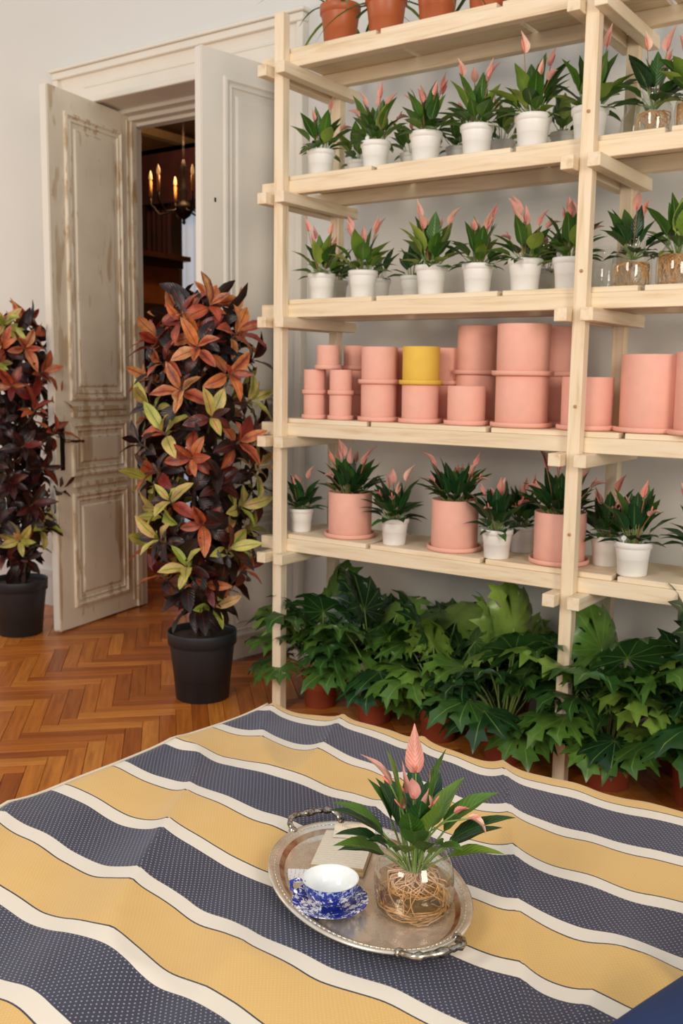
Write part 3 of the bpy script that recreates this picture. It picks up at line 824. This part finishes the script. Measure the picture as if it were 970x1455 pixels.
# second row nearer the wall, glimpsed between the front ones
for i, (x, y) in enumerate([(.30, .44), (.63, .43), (.95, .43), (1.22, .39), (1.66, .41)]):
    rng = random.Random(650+i)
    t = thing('potted_philodendron', 'shaded philodendron under the shelving by the wall, %s from the left in back row' % ORD[i], 'plant', (x, y, 0), rng.uniform(0, 6), 'philodendrons on the floor under the shelving')
    link('pot', UP, t); link('soil', SOIL_U, t, (0, 0, .135))
    for k in range(16):
        j = [0, 1, 2, 7, 9, 3, 0, 1][k % 8]; a = k*2.39996+rng.uniform(-.3, .3)
        link('leaf', PHL[j], t, (.02*math.cos(a), .02*math.sin(a), .13), (rng.uniform(-.1, .1), rng.uniform(-.1, .1), a), rng.uniform(.65, .85))

# ------------------------------------------------------------------ crotons
CL = {}
for key, mt in (('d', M_cdark), ('r', M_cred), ('l', M_clime)):
    CL[key] = [leaf_mesh('leaf', a, .012, l, w_, e, d, [mt, M_fstem], .3, .002, .14, i, n=7, across=1,
               prof=lambda t: (math.sin(PI*min(1, (t*.97+.02)**.85))**.8)) for i, (a, l, w_, e, d) in enumerate([(20, .15, .028, 40, 25), (35, .155, .031, 55, 30), (50, .15, .034, 70, 35), (62, .145, .034, 85, 40), (75, .14, .034, 98, 45), (88, .13, .032, 110, 40)])]
CP = pot_mesh('croton_pot', .158, .122, .315, M_black, lip=.010, liph=.06)
SOIL_C = soil_mesh(.145, M_soil)
def croton(x, y, label, seed, H0, H1, radf, nros, pal):
    rng = random.Random(seed)
    t = thing('potted_croton', label, 'plant', (x, y, 0), 0, 'crotons in black pots')
    link('pot', CP, t); link('soil', SOIL_C, t, (0, 0, .285))
    # trunk and branches
    for k in range(3):
        a = k*2.1+.3; b_ = rng.uniform(.02, .05)
        pts = [(.03*math.cos(a), .03*math.sin(a), .28), (b_*math.cos(a), b_*math.sin(a), .6), (.07*math.cos(a+.5), .07*math.sin(a+.5), 1.0), (.05*math.cos(a+1), .05*math.sin(a+1), H1-.2)]
        link('trunk', mk('trunk', *tube(pts, [.016, .014, .011, .007], 8), M_bark), t)
    # rosettes, the camera-facing ones first
    ros = []
    for i in range(nros):
        f = (i+.5)/nros; z = H0+(H1-H0)*f; a = i*2.39996
        rr_ = radf(f)*rng.uniform(.78, 1.06)
        ros.append((z, a, rr_, f))
    # the top tuft
    ros += [(H1-.02, 1.0, .03, 1.0), (H1-.09, 3.3, .10, 1.0), (H1-.07, 5.0, .13, 1.0), (H1-.16, -.9, .17, .95), (H1-.2, 3.9, .18, .95)]
    to_cam = math.atan2(-3.27-y, 2.66-x)
    ros.sort(key=lambda q: -math.cos(q[1]-to_cam)*q[2])
    count = 0; spare = []
    for (z, a, rr_, f) in ros:
        c = Vector((rr_*math.cos(a), rr_*math.sin(a), z))
        ax = Vector((math.cos(a)*.8, math.sin(a)*.8, .5+(.6 if f >= 1 else 0)+rng.uniform(-.5, .4))).normalized()
        q = ax.to_track_quat('Z', 'Y').to_matrix().to_4x4()
        base = Vector((rr_*.2*math.cos(a), rr_*.2*math.sin(a), z-.12))
        spare.append(('stem', tube([base, base.lerp(c, .6)+Vector((0, 0, -.02)), c], [.007, .006, .004], 5), None))
        tone = pal(f, rng)
        nlv = rng.randint(7, 10)
        for k in range(nlv):
            fr = k/nlv
            key = tone if rng.random() < .92 - .5*fr else ('d' if rng.random() < .8 else 'r')
            j = min(5, int(fr*6)); ph = k*2.39996+rng.uniform(-.3, .3)
            M_ = Matrix.Translation(c-ax*.012*k*.5) @ q @ Matrix.Rotation(ph, 4, 'Z') @ Matrix.Rotation(rng.uniform(-.15, .15), 4, 'X')
            sc = rng.uniform(.58, 1.0)
            if count < 300:
                o = link('leaf', CL[key][j], t); o.matrix_local = M_ @ Matrix.Scale(sc, 4); count += 1
            else:
                spare.append((key, CL[key][j], M_ @ Matrix.Scale(sc, 4)))
    # dark inner foliage and the leaves beyond the count
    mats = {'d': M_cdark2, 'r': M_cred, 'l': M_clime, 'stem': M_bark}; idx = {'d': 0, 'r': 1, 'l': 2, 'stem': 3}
    V, F, fm, UV = [], [], [], []
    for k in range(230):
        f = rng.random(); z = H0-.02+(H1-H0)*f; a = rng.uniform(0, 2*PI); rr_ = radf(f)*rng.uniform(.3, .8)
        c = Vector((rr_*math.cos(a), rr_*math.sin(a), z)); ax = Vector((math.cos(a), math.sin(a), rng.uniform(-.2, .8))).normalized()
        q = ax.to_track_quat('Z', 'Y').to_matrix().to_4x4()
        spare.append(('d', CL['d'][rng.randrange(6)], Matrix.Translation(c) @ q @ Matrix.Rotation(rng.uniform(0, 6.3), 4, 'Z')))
    for key, me, M_ in spare:
        n = len(V)
        if key == 'stem':
            v, f_ = me; V += list(v); F += [[i+n for i in g] for g in f_]; fm += [3]*len(f_); UV += [(.9, .5)]*len(v)
        else:
            V += [M_ @ v.co for v in me.vertices]; F += [[i+n for i in p.vertices] for p in me.polygons]; fm += [idx[key]]*len(me.polygons)
            uvm = {}
            ul = me.uv_layers[0].data
            for lp in me.loops: uvm[lp.vertex_index] = tuple(ul[lp.index].uv)
            UV += [uvm.get(i, (.5, .5)) for i in range(len(me.vertices))]
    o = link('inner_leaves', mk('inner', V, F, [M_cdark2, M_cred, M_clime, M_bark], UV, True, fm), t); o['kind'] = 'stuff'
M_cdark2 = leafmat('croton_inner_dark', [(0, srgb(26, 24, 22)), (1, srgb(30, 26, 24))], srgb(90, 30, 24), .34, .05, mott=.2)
def palR(f, rng):
    if f > .78: return 'r' if rng.random() < .8 else 'd'
    if f > .5: return 'l' if rng.random() < .45 else ('r' if rng.random() < .7 else 'd')
    return 'l' if rng.random() < .68 else ('r' if rng.random() < .5 else 'd')
def palL(f, rng):
    if f > .75: return 'l' if rng.random() < .4 else 'r'
    if f > .4: return 'r' if rng.random() < .6 else 'd'
    return 'l' if rng.random() < .4 else 'd'
def radR(f):
    if f < .1: return .08
    return .10+.165*math.sin(PI*min(1, .14+.64*f)) if f < .9 else .15
croton(-.375, -.045, 'tall croton with orange, red and lime leaves in a black pot beside the shelving', 710, .42, 1.80, radR, 62, palR)
croton(-1.965, .15, 'tall croton in a black pot left of the worn door, cut by the photo edge', 720, .42, 1.76, lambda f: radR(f)*.9, 54, palL)

# ------------------------------------------------------------------ bed and bedspread
BX0, BX1, BY1, BY0, BZ = .845, 2.86, -1.045, -3.12, .50
bed = thing('bed', 'low bed base and mattress hidden under the striped bedspread', 'bed', ((BX0+BX1)/2, (BY0+BY1)/2, 0))
hx, hy = (BX1-BX0)/2-.03, (BY1-BY0)/2-.03
link('mattress', cbox(2*hx, 2*hy, .2, .03, plain('mattress_cloth', srgb(230, 224, 210), .9)), bed, (0, 0, .37))
link('bed_base', cbox(2*hx-.04, 2*hy-.04, .2, .01, plain('bed_base_wood', srgb(120, 80, 50), .6)), bed, (0, 0, .165))
leg = cbox(.06, .06, .065, .004, M_iron)
for sx in (-1, 1):
    for sy in (-1, 1): link('leg', leg, bed, (sx*(hx-.1), sy*(hy-.1), .0325))

TC = Vector((1.69, -1.80))
def fold(x, y):
    v = Vector((x*3.1+y*.9, y*.55-x*.15, 1.7)); n1 = mnoise.noise(v)
    n2 = mnoise.noise(Vector((x*6.5+y*2.6, y*1.3, 5.2))); n3 = mnoise.noise(Vector((x*1.4, y*1.4, 9.1)))
    rid = (1-abs(mnoise.noise(Vector((x*3.6+y*1.7+.3, y*.7-x*.2, 3.3))))*2.2)
    rid = max(0, rid)**3
    n4 = mnoise.noise(Vector((x*10.5+y*5.0, y*2.2-x*.8, 8.4)))
    h = n1*.022+n2*.013+n3*.010+rid*.020+n4*.006
    d = math.hypot(x-TC.x, (y-TC.y)*1.1)
    k = min(1, max(0, (d-.20)/.14)); k = k*k*(3-2*k)
    return h*k*.9 - .004*(1-k)
def wave(x, y):
    return (.018*mnoise.noise(Vector((x*4.2+y*1.5, y*1.1, 20.0)))+.011*mnoise.noise(Vector((x*9+y*2, y*3, 30.0))))
NX, NY, SK = 250, 250, .36
Vb, Fb, UVb = [], [], []
def edgef(s, lim0, lim1):
    """arc coordinate -> (position, drop)"""
    r = .028
    if s < lim0: o = lim0-s; sg = -1; e = lim0
    elif s > lim1: o = s-lim1; sg = 1; e = lim1
    else: return s, 0.0
    q = r*PI/2
    if o < q: a = o/r; return e+sg*r*math.sin(a), r*(1-math.cos(a))
    return e+sg*(r+.012*min(1, (o-q)/.1)), r+(o-q)
s0x, s1x, s0y, s1y = BX0-SK, BX1+SK, BY0-SK, BY1+SK
for i in range(NX+1):
    for j in range(NY+1):
        sx = s0x+(s1x-s0x)*i/NX; sy = s0y+(s1y-s0y)*j/NY
        x, dx = edgef(sx, BX0+.028, BX1-.028); y, dy = edgef(sy, BY0+.028, BY1-.028)
        drop = max(dx, dy); cx_, cy_ = min(max(x, BX0), BX1), min(max(y, BY0), BY1)
        z = BZ+fold(x, y)*(1 if drop == 0 else max(0, 1-drop/.05)) - drop
        if drop > .03:
            k = min(1, (drop-.03)/.15)
            if dx > dy: x += .014*k*math.sin(sy*17+1.5*math.sin(sy*5))*(1) 
            else: y += .014*k*math.sin(sx*15+1.2*math.sin(sx*6))
        if drop == 0 or drop < .03: pass
        Vb.append((x, y, max(z, .09))); UVb.append((sx, sy+wave(sx, sy)))
for i in range(NX):
    for j in range(NY):
        a = i*(NY+1)+j; Fb.append((a, a+NY+1, a+NY+2, a+1))
def cloth():
    t = NT('striped_jacquard')
    uv = t.node('ShaderNodeUVMap'); sp = t.node('ShaderNodeSeparateXYZ'); t.l(uv.outputs[0], sp.inputs[0])
    u, v = sp.outputs[0], sp.outputs[1]
    T = .1838
    tt = t.math('DIVIDE', t.math('SUBTRACT', v, -2.043), T)      # integer at white band centres; -2.043 = even (yellow below it, dark above)
    near = t.math('ROUND', tt); fr = t.math('SUBTRACT', tt, near); af = t.math('ABSOLUTE', fr)
    par = t.math('FLOORED_MODULO', t.math('FLOOR', tt), 2.0)       # 0 just above -2.043: dark
    # pin dots
    def dots(p, r, skew=True):
        a = t.math('DIVIDE', u, p); b = t.math('DIVIDE', v, p*.62)
        row = t.math('FLOORED_MODULO', t.math('FLOOR', b), 2.0)
        a2 = t.math('ADD', a, t.math('MULTIPLY', row, .5))
        fa = t.math('SUBTRACT', t.math('FRACT', a2), .5); fb = t.math('MULTIPLY', t.math('SUBTRACT', t.math('FRACT', b), .5), .62)
        d = t.math('SQRT', t.math('ADD', t.math('MULTIPLY', fa, fa), t.math('MULTIPLY', fb, fb)))
        return t.math('LESS_THAN', d, r)
    dd = dots(.0105, .135); dy_ = dots(.0075, .2)
    nz = t.noise(t.coord('Object'), 7, 4)
    dark = t.mix(nz, (*srgb(48, 49, 62), 1), (*srgb(62, 67, 86), 1))
    dark = t.mix(dd, dark, (*srgb(166, 152, 152), 1))
    yel = t.mix(nz, (*srgb(216, 172, 98), 1), (*srgb(228, 188, 116), 1))
    yel = t.mix(t.math('MULTIPLY', dy_, .35), yel, (*srgb(236, 204, 144), 1))
    c = t.mix(par, dark, yel)
    # white band and thin dark line on its yellow side
    isw = t.math('LESS_THAN', af, .105)
    c = t.mix(isw, c, (*srgb(232, 222, 204), 1))
    side = t.mix(par, (0, 0, 0, 1), (1, 1, 1, 1))
    ln = t.math('MULTIPLY', t.math('GREATER_THAN', af, .105), t.math('LESS_THAN', af, .125))
    ln = t.math('MULTIPLY', ln, par)
    c = t.mix(ln, c, (*srgb(52, 52, 62), 1))
    wv = t.noise(t.coord('Object', (400, 400, 400)), 1.0, 1)
    t.bump(wv, .15, .001)
    t.b.inputs['Sheen Weight'].default_value = .25
    t.b.inputs['Sheen Tint'].default_value = (.7, .8, 1, 1)
    t.b.inputs['Sheen Roughness'].default_value = .4
    return t.fin(c, .52, spec=.45)
sp_ = link('bedspread', mk('bedspread', Vb, Fb, cloth(), UVb))
tag(sp_, 'mustard and charcoal striped bedspread with white bands draped over the low bed', 'bedspread')
# piping along the left edge of the top
pts = [(BX0+.003, BY1-.02-(BY1-BY0-.04)*k/80, BZ-.010+fold(BX0+.02, BY1-.02-(BY1-BY0-.04)*k/80)) for k in range(81)]
link('piping', mk('piping', *tube(pts, .005, 6), plain('piping_cream', srgb(226, 212, 186), .8)), sp_)

# navy cushion at lower right
def cushion(w_, d, h, mat):
    V, F = [], []; n = 24
    for s in (1, -1):
        for i in range(n+1):
            for j in range(n+1):
                a, b = 2*i/n-1, 2*j/n-1
                e = (1-abs(a)**2.6)*(1-abs(b)**2.6); k = 1-.07*(abs(a*b))**0.5*0
                px, py = a*(1-.06*(1-b*b)), b*(1-.06*(1-a*a))
                V.append((px*w_/2, py*d/2, s*h/2*max(0, e)**.5))
    m_ = (n+1)**2
    for i in range(n):
        for j in range(n):
            a = i*(n+1)+j; F.append((a, a+n+1, a+n+2, a+1)); F.append((m_+a, m_+a+1, m_+a+n+2, m_+a+n+1))
    return mk('cushion', V, F, mat)
cu = link('cushion', cushion(.52, .62, .16, plain('navy_velvet', srgb(22, 46, 88), .7)), None, (2.545, -1.90, BZ+.085), (0, 0, -.275))
tag(cu, 'navy blue cushion on the bed at the lower right corner of the photo', 'cushion')

# ------------------------------------------------------------------ tray and what stands on it
TZ = BZ+.004
ta = math.atan2(.509, -.861)
def silver():
    t = NT('tarnished_silver')
    n = t.noise(t.coord('Object'), 14, 6, .7); n2 = t.noise(t.coord('Object', (1, 1, 1)), 60, 3, .6)
    c = t.ramp(n, [(.3, srgb(200, 184, 160)), (.5, srgb(230, 220, 202)), (.75, srgb(238, 230, 216))])
    r = t.ramp(n, [(.3, (.34,)*3), (.7, (.18,)*3)])
    t.bump(n2, .05, .002)
    return t.fin(c, r, .72)
M_silver = silver()
M_patina = NT('patinated_silver'); _n = M_patina.noise(M_patina.coord('Object'), 90, 4, .6); M_patina = M_patina.fin(M_patina.ramp(_n, [(.36, srgb(70, 60, 50)), (.52, srgb(176, 164, 146)), (.75, srgb(214, 206, 192))]), .25, .95)
M_copper = NT('rubbed_copper_rim'); _t = M_copper
_n = _t.noise(_t.coord('Object'), 40, 4); M_copper = _t.fin(_t.ramp(_n, [(.35, srgb(170, 112, 84)), (.6, srgb(206, 180, 152))]), .3, .95)
tray = thing('serving_tray', 'oval tarnished silver tray with two ornate handles on the striped bedspread', 'tray', (1.693, -1.797, TZ), ta)
SA, SB = .255, .176
def oval(prof, seg=96):
    V, F = [], []
    for (ins, z) in prof:
        for k in range(seg):
            a = 2*PI*k/seg; V.append(((SA-ins)*math.cos(a), (SB-ins)*math.sin(a), z))
    for i in range(len(prof)-1):
        for k in range(seg):
            k2 = (k+1) % seg; F.append((i*seg+k, i*seg+k2, (i+1)*seg+k2, (i+1)*seg+k))
    return V, F
pr = [(.176, 0), (.04, 0), (.034, .004), (.022, .012), (.006, .018), (0, .018), (-.001, .0215), (.003, .024), (.008, .022), (.022, .0165), (.032, .009), (.040, .0035), (.046, .003), (.176, .003)]
V, F = oval(pr); me = mk('tray', V, F, [M_silver, M_copper])
fm = []
for i in range(len(pr)-1): fm += [1 if i in (9,) else 0]*96
me.polygons.foreach_set('material_index', fm)
link('tray_body', me, tray)
# gadroon beads on the rim
bd = []
for k in range(120):
    a = 2*PI*k/120; c = Vector(((SA-.013)*math.cos(a), (SB-.013)*math.sin(a), .0205)); tn = Vector((-SA*math.sin(a), SB*math.cos(a), 0)).normalized()
    bd.append(tube([c-tn*.005, c, c+tn*.005], [.0005, .0012, .0005], 5))
o = link('rim_beading', mk('beads', *join(bd), M_silver), tray)
for s in (-1, 1):
    P_h = []; RR = []
    ctrl = [(-.055, .0, .0065), (-.056, .016, .006), (-.048, .032, .0055), (-.038, .036, .0085), (-.031, .038, .005), (-.022, .0395, .006), (-.018, .040, .0048), (-.012, .0405, .0062), (0, .041, .0095), (.012, .0405, .0062), (.018, .040, .0048), (.022, .0395, .006), (.031, .038, .005), (.038, .036, .0085), (.048, .032, .0055), (.056, .016, .006), (.055, .0, .0065)]
    for (a, b, r_) in ctrl:
        P_h.append(Vector((s*(SA-.012+b), a, .022+.012*math.sin(PI*min(1, b/.041)*.5)))); RR.append(r_)
    parts = [tube(P_h, RR, 12)]
    for e in (-1, 1):
        V, F = lathe([(.001, -.009), (.007, -.006), (.0095, 0), (.007, .006), (.001, .009)], 12)
        parts.append(([Vector(v)+Vector((s*(SA-.014), e*.056, .022)) for v in V], F))
    link('handle', mk('handle', *join(parts), M_patina), tray)
TT = TZ+.0032
# saucer and cup
def china():
    t = NT('blue_white_china')
    n = t.noise(t.coord('Object'), 105, 5, .62, .8); n2 = t.noise(t.coord('Object'), 34, 3)
    mk1 = t.ramp(t.math('ADD', n, t.math('MULTIPLY', n2, .35)), [(.63, (0, 0, 0)), (.67, (1, 1, 1))])
    c = t.mix(mk1, (*srgb(236, 238, 240), 1), (*srgb(36, 52, 142), 1))
    return t.fin(c, .12, spec=.6)
M_china = china(); M_porc = plain('white_porcelain', srgb(232, 236, 236), .12, var=.01)
def _band():
    t = NT('blue_band_china'); n = t.noise(t.coord('Object'), 150, 3)
    return t.fin(t.ramp(n, [(.52, srgb(40, 58, 150)), (.6, srgb(170, 184, 220))]), .12, spec=.6)
M_band = _band()
sx_, sy_ = 1.677, -1.893
sa = thing('saucer', 'blue and white floral china saucer under the teacup on the tray', 'saucer', (sx_, sy_, TT))
spf = [(.03, 0), (.034, .002), (.05, .006), (.068, .015), (.0705, .0175), (.069, .018), (.05, .0095), (.033, .005), (.001, .0045)]
link('plate', mk('saucer', *lathe(spf, 48), M_china), sa)
cup = thing('teacup', 'wide blue and white floral teacup with pale inside, on its saucer', 'cup', (sx_, sy_, TT+.005))
cpf = [(.022, 0), (.024, .001), (.0235, .006), (.032, .011), (.042, .022), (.0475, .036), (.0505, .048), (.052, .052)]
V, F = lathe(cpf, 48); fm = [0]*len(F)
me = mk('cup', V, F, [M_china, M_band]);
fmm = []
for i in range(len(cpf)-1): fmm += [1 if i >= 5 else 0]*48
fmm += [0]; me.polygons.foreach_set('material_index', fmm)
link('cup_bowl', me, cup)
link('cup_lining', mk('cupin', *lathe([(.052, .052), (.0505, .0522), (.0485, .047), (.045, .035), (.039, .022), (.028, .012), (.001, .009)], 48, False), M_porc), cup)
dl = Vector((-.86, -.5, 0)).normalized()
link('cup_handle', mk('h', *tube([dl*.046+Vector((0, 0, .040)), dl*.060+Vector((0, 0, .046)), dl*.073+Vector((0, 0, .040)), dl*.072+Vector((0, 0, .027)), dl*.058+Vector((0, 0, .016)), dl*.042+Vector((0, 0, .018))], [.0035, .0035, .004, .004, .0035, .003], 8), M_china), cup)
# card
def writing(name, paper, ink, lines, jit=1.0):
    t = NT(name); v = t.coord('Object')
    sp = t.node('ShaderNodeSeparateXYZ'); t.l(v, sp.inputs[0])
    y = t.math('MULTIPLY', sp.outputs[1], lines)
    n = t.noise(t.coord('Object', (420, 130, 1)), 1.0, 3, .6)
    yy = t.math('ADD', t.math('FRACT', y), t.math('MULTIPLY', t.math('SUBTRACT', n, .5), .9))
    a = t.math('LESS_THAN', t.math('ABSOLUTE', t.math('SUBTRACT', yy, .5)), .06)
    gate = t.math('GREATER_THAN', t.noise(t.coord('Object', (90, 90, 1)), 1.0, 2), .44)
    f = t.math('MULTIPLY', t.math('MULTIPLY', a, gate), jit)
    c = t.mix(f, (*paper, 1), (*ink, 1))
    return t.fin(c, .8)
M_card = writing('note_card', srgb(238, 235, 230), srgb(120, 110, 108), 120, .7)
cd = link('note_card', mk('card', *box(-.026, .026, -.034, .034, 0, .0008), M_card, smooth=False), None, (1.566, -1.836, TT+.0003), (0, 0, math.radians(-57)))
tag(cd, 'small white card with faint handwriting lying on the tray beside the teacup', 'card')
# book
bk = thing('open_book', 'old book with cream handwritten pages lying on the silver tray beside the vase', 'book', (1.588, -1.722, TT), math.radians(24))
M_page = writing('book_page', srgb(226, 214, 192), srgb(150, 134, 112), 110, .5)
M_edge = NT('page_edges'); _n = M_edge.noise(M_edge.coord('Object', (8, 8, 900)), 1, 2); M_edge = M_edge.fin(M_edge.ramp(_n, [(.4, srgb(170, 136, 96)), (.6, srgb(214, 188, 146))]), .8)
def pageblock(w_, h_, t0, t1, curl):
    V, F, n = [], [], 14
    for i in range(n+1):
        f = i/n; x = -w_/2+w_*f; zt = t0+(t1-t0)*f+curl*math.sin(PI*f)*.5
        V += [(x, -h_/2, 0), (x, h_/2, 0), (x, -h_/2, zt), (x, h_/2, zt)]
    fm = []
    for i in range(n):
        a = 4*i; b = a+4
        F += [(a+2, b+2, b+3, a+3), (a, a+1, b+1, b), (a, b, b+2, a+2), (a+1, a+3, b+3, b+1)]; fm += [0, 1, 1, 1]
    F += [(0, 2, 3, 1), (4*n, 4*n+1, 4*n+3, 4*n+2)]; fm += [1, 1]
    return V, F, fm
bw, bh = .105, .15
V, F, fm = pageblock(bw, bh, .014, .016, .003)
link('pages', mk('pages', V, F, [M_page, M_edge], None, False, fm), bk, (0, 0, .002))
link('cover', mk('cover', *box(-bw/2-.002, bw/2+.002, -bh/2-.002, bh/2+.002, 0, .002), plain('book_cover', srgb(150, 120, 84), .7), smooth=False), bk)
# curling loose page at the far edge
V, F = [], []
for i in range(13):
    f = i/12; a = f*2.4
    V += [(-bw/2+.02, bh/2-.035+.018*math.sin(a)+.012*f, .019+.014*(1-math.cos(a))*.8), (bw/2, bh/2-.03+.02*math.sin(a)+.014*f, .021+.016*(1-math.cos(a))*.8)]
for i in range(12): F.append((2*i, 2*i+1, 2*i+3, 2*i+2))
link('curled_page', mk('curl', V, F, M_page), bk)

# vase with the rooted anthurium
vx, vy = 1.802, -1.805
va = thing('glass_vase', 'clear glass vase holding an anthurium with bare pale roots, on the tray', 'vase', (vx, vy, TT))
VP = [(.001, 0), (.055, 0), (.066, .003), (.0715, .012), (.073, .03), (.0735, .06), (.071, .082), (.065, .096), (.0595, .104), (.059, .112), (.061, .118), (.0625, .119), (.0615, .1195)]
link('glass_body', mk('vase', *lathe(VP, 64, False), M_glass), va)
WPf = [(.001, .003), (.054, .0032), (.064, .006), (.0695, .014), (.0712, .03), (.0716, .055), (.001, .055)]
link('water', mk('water', *lathe(WPf, 64, False), M_water), va)
rng = random.Random(9)
pl_ = thing('rooted_anthurium', 'bare-rooted pink anthurium standing in the glass vase on the tray', 'plant', (vx, vy, TT+.072))
V, F = join([root_tangle(rng, .060, -.062, .0, .0, 34, .0013), root_tangle(rng, .048, -.03, .0, .004, 70, .0015)])
V2, F2 = [], []
ringp = []
for i in range(20):
    a0 = rng.uniform(0, 6.3); r_ = rng.uniform(.05, .067); z_ = rng.uniform(-.066, -.052); pts = []
    for k in range(14):
        a = a0+k*rng.uniform(.12, .22); pts.append((r_*math.cos(a), r_*math.sin(a), z_+.004*math.sin(k*.9+i)))
    ringp.append(tube(pts, .0014, 4))
V, F = join([(V, F)]+ringp)
o = link('roots', mk('roots', V, F, M_root), pl_); o['kind'] = 'stuff'
VL = {}
def vleaf(phi, th, te, dr, pet=.085, l=.135, w_=.022, m_=M_anth, fold=.3):
    w_ *= 1.3; te = te*.95
    link('leaf', leaf_mesh('leaf', th, pet, l, w_, te, dr, [m_, M_pet], fold, .002, .06, int(phi), n=9, across=2), pl_, (.012*math.cos(math.radians(phi)), .012*math.sin(math.radians(phi)), 0), (0, 0, math.radians(phi)))
# phi: 35 = picture right, 215 = left, -55 toward the viewer, 125 away
for a in [(215, 7, 12, 8, .125, .115, .024), (208, 16, 30, 10, .10, .09, .02), (30, 6, 8, 12, .115, .125, .016, M_anth, .7), (222, 26, 54, 25, .09, .115, .022), (236, 32, 66, 26, .07, .11, .022, M_anthdk),
          (205, 30, 62, 34, .075, .115, .021, M_anthdk), (228, 44, 74, 24, .06, .10, .022), (215, 50, 82, 30, .055, .085, .019, M_anthdk), (42, 22, 56, 20, .085, .125, .028), (28, 32, 70, 16, .085, .125, .021, M_anthdk),
          (34, 34, 68, 20, .08, .12, .019), (45, 42, 78, 16, .065, .11, .019, M_anthdk), (20, 46, 82, 18, .06, .105, .018), (-60, 12, 40, 34, .07, .08, .022, M_anthdk), (-35, 20, 52, 34, .065, .085, .022, M_anthdk),
          (-85, 22, 54, 34, .06, .075, .021), (-110, 26, 56, 32, .06, .075, .021, M_anthdk), (-15, 24, 60, 34, .06, .085, .02), (125, 14, 30, 30, .08, .11, .022, M_anthdk), (100, 22, 44, 30, .08, .11, .022, M_anthdk), (150, 22, 44, 30, .08, .10, .022, M_anthdk), (-50, 6, 18, 20, .085, .085, .022, M_anthdk),
          (-70, 10, 26, 20, .07, .09, .021), (190, 10, 26, 20, .08, .10, .02, M_anthdk), (-20, 8, 24, 30, .08, .10, .019), (70, 16, 40, 24, .08, .11, .02)]:
    vleaf(*a)
def vflower(phi, th, st, Ls, Wd, te, dr, fold=.9):
    P, B = leaf_path(th, st, Ls, te, dr, 9)
    V, F, UV = blade(B, Wd, fold, spathe_prof, .08, int(phi), 2)
    fm = [0]*len(F); tv, tf = tube(P, .0016, 6, False); k = len(V)
    f = link('flower', mk('flower', V+tv, F+[[a+k for a in g] for g in tf], [M_spathe, M_pet], UV+[(.5, .5)]*len(tv), True, fm+[1]*len(tf)), pl_, (0, 0, 0), (0, 0, math.radians(phi)))
    p = P[-1]; d = (B[1]-B[0]).normalized()*.4+Vector((.5, 0, .4)); d.normalize()
    link('spadix', mk('spadix', *tube([p, p+d*.008, p+d*.018, p+d*.023], [.0015, .0025, .002, .0008], 8), M_spadix), f)
vflower(-50, 3, .185, .088, .022, -25, 5, .6)
vflower(215, 6, .175, .078, .017, 50, 10, .6)
vflower(228, 9, .155, .06, .014, 5, 0, .6)
vflower(-70, 5, .15, .055, .016, 24, 10, .7)
vflower(20, 5, .165, .045, .012, 160, 10)
vflower(35, 18, .13, .072, .013, -5, -10, .6)
vflower(220, 6, .125, .055, .015, 30, -30, .6)
vflower(-5, 9, .12, .05, .014, 10, 0, .6)
vflower(40, 14, .135, .035, .009, 100, 0)
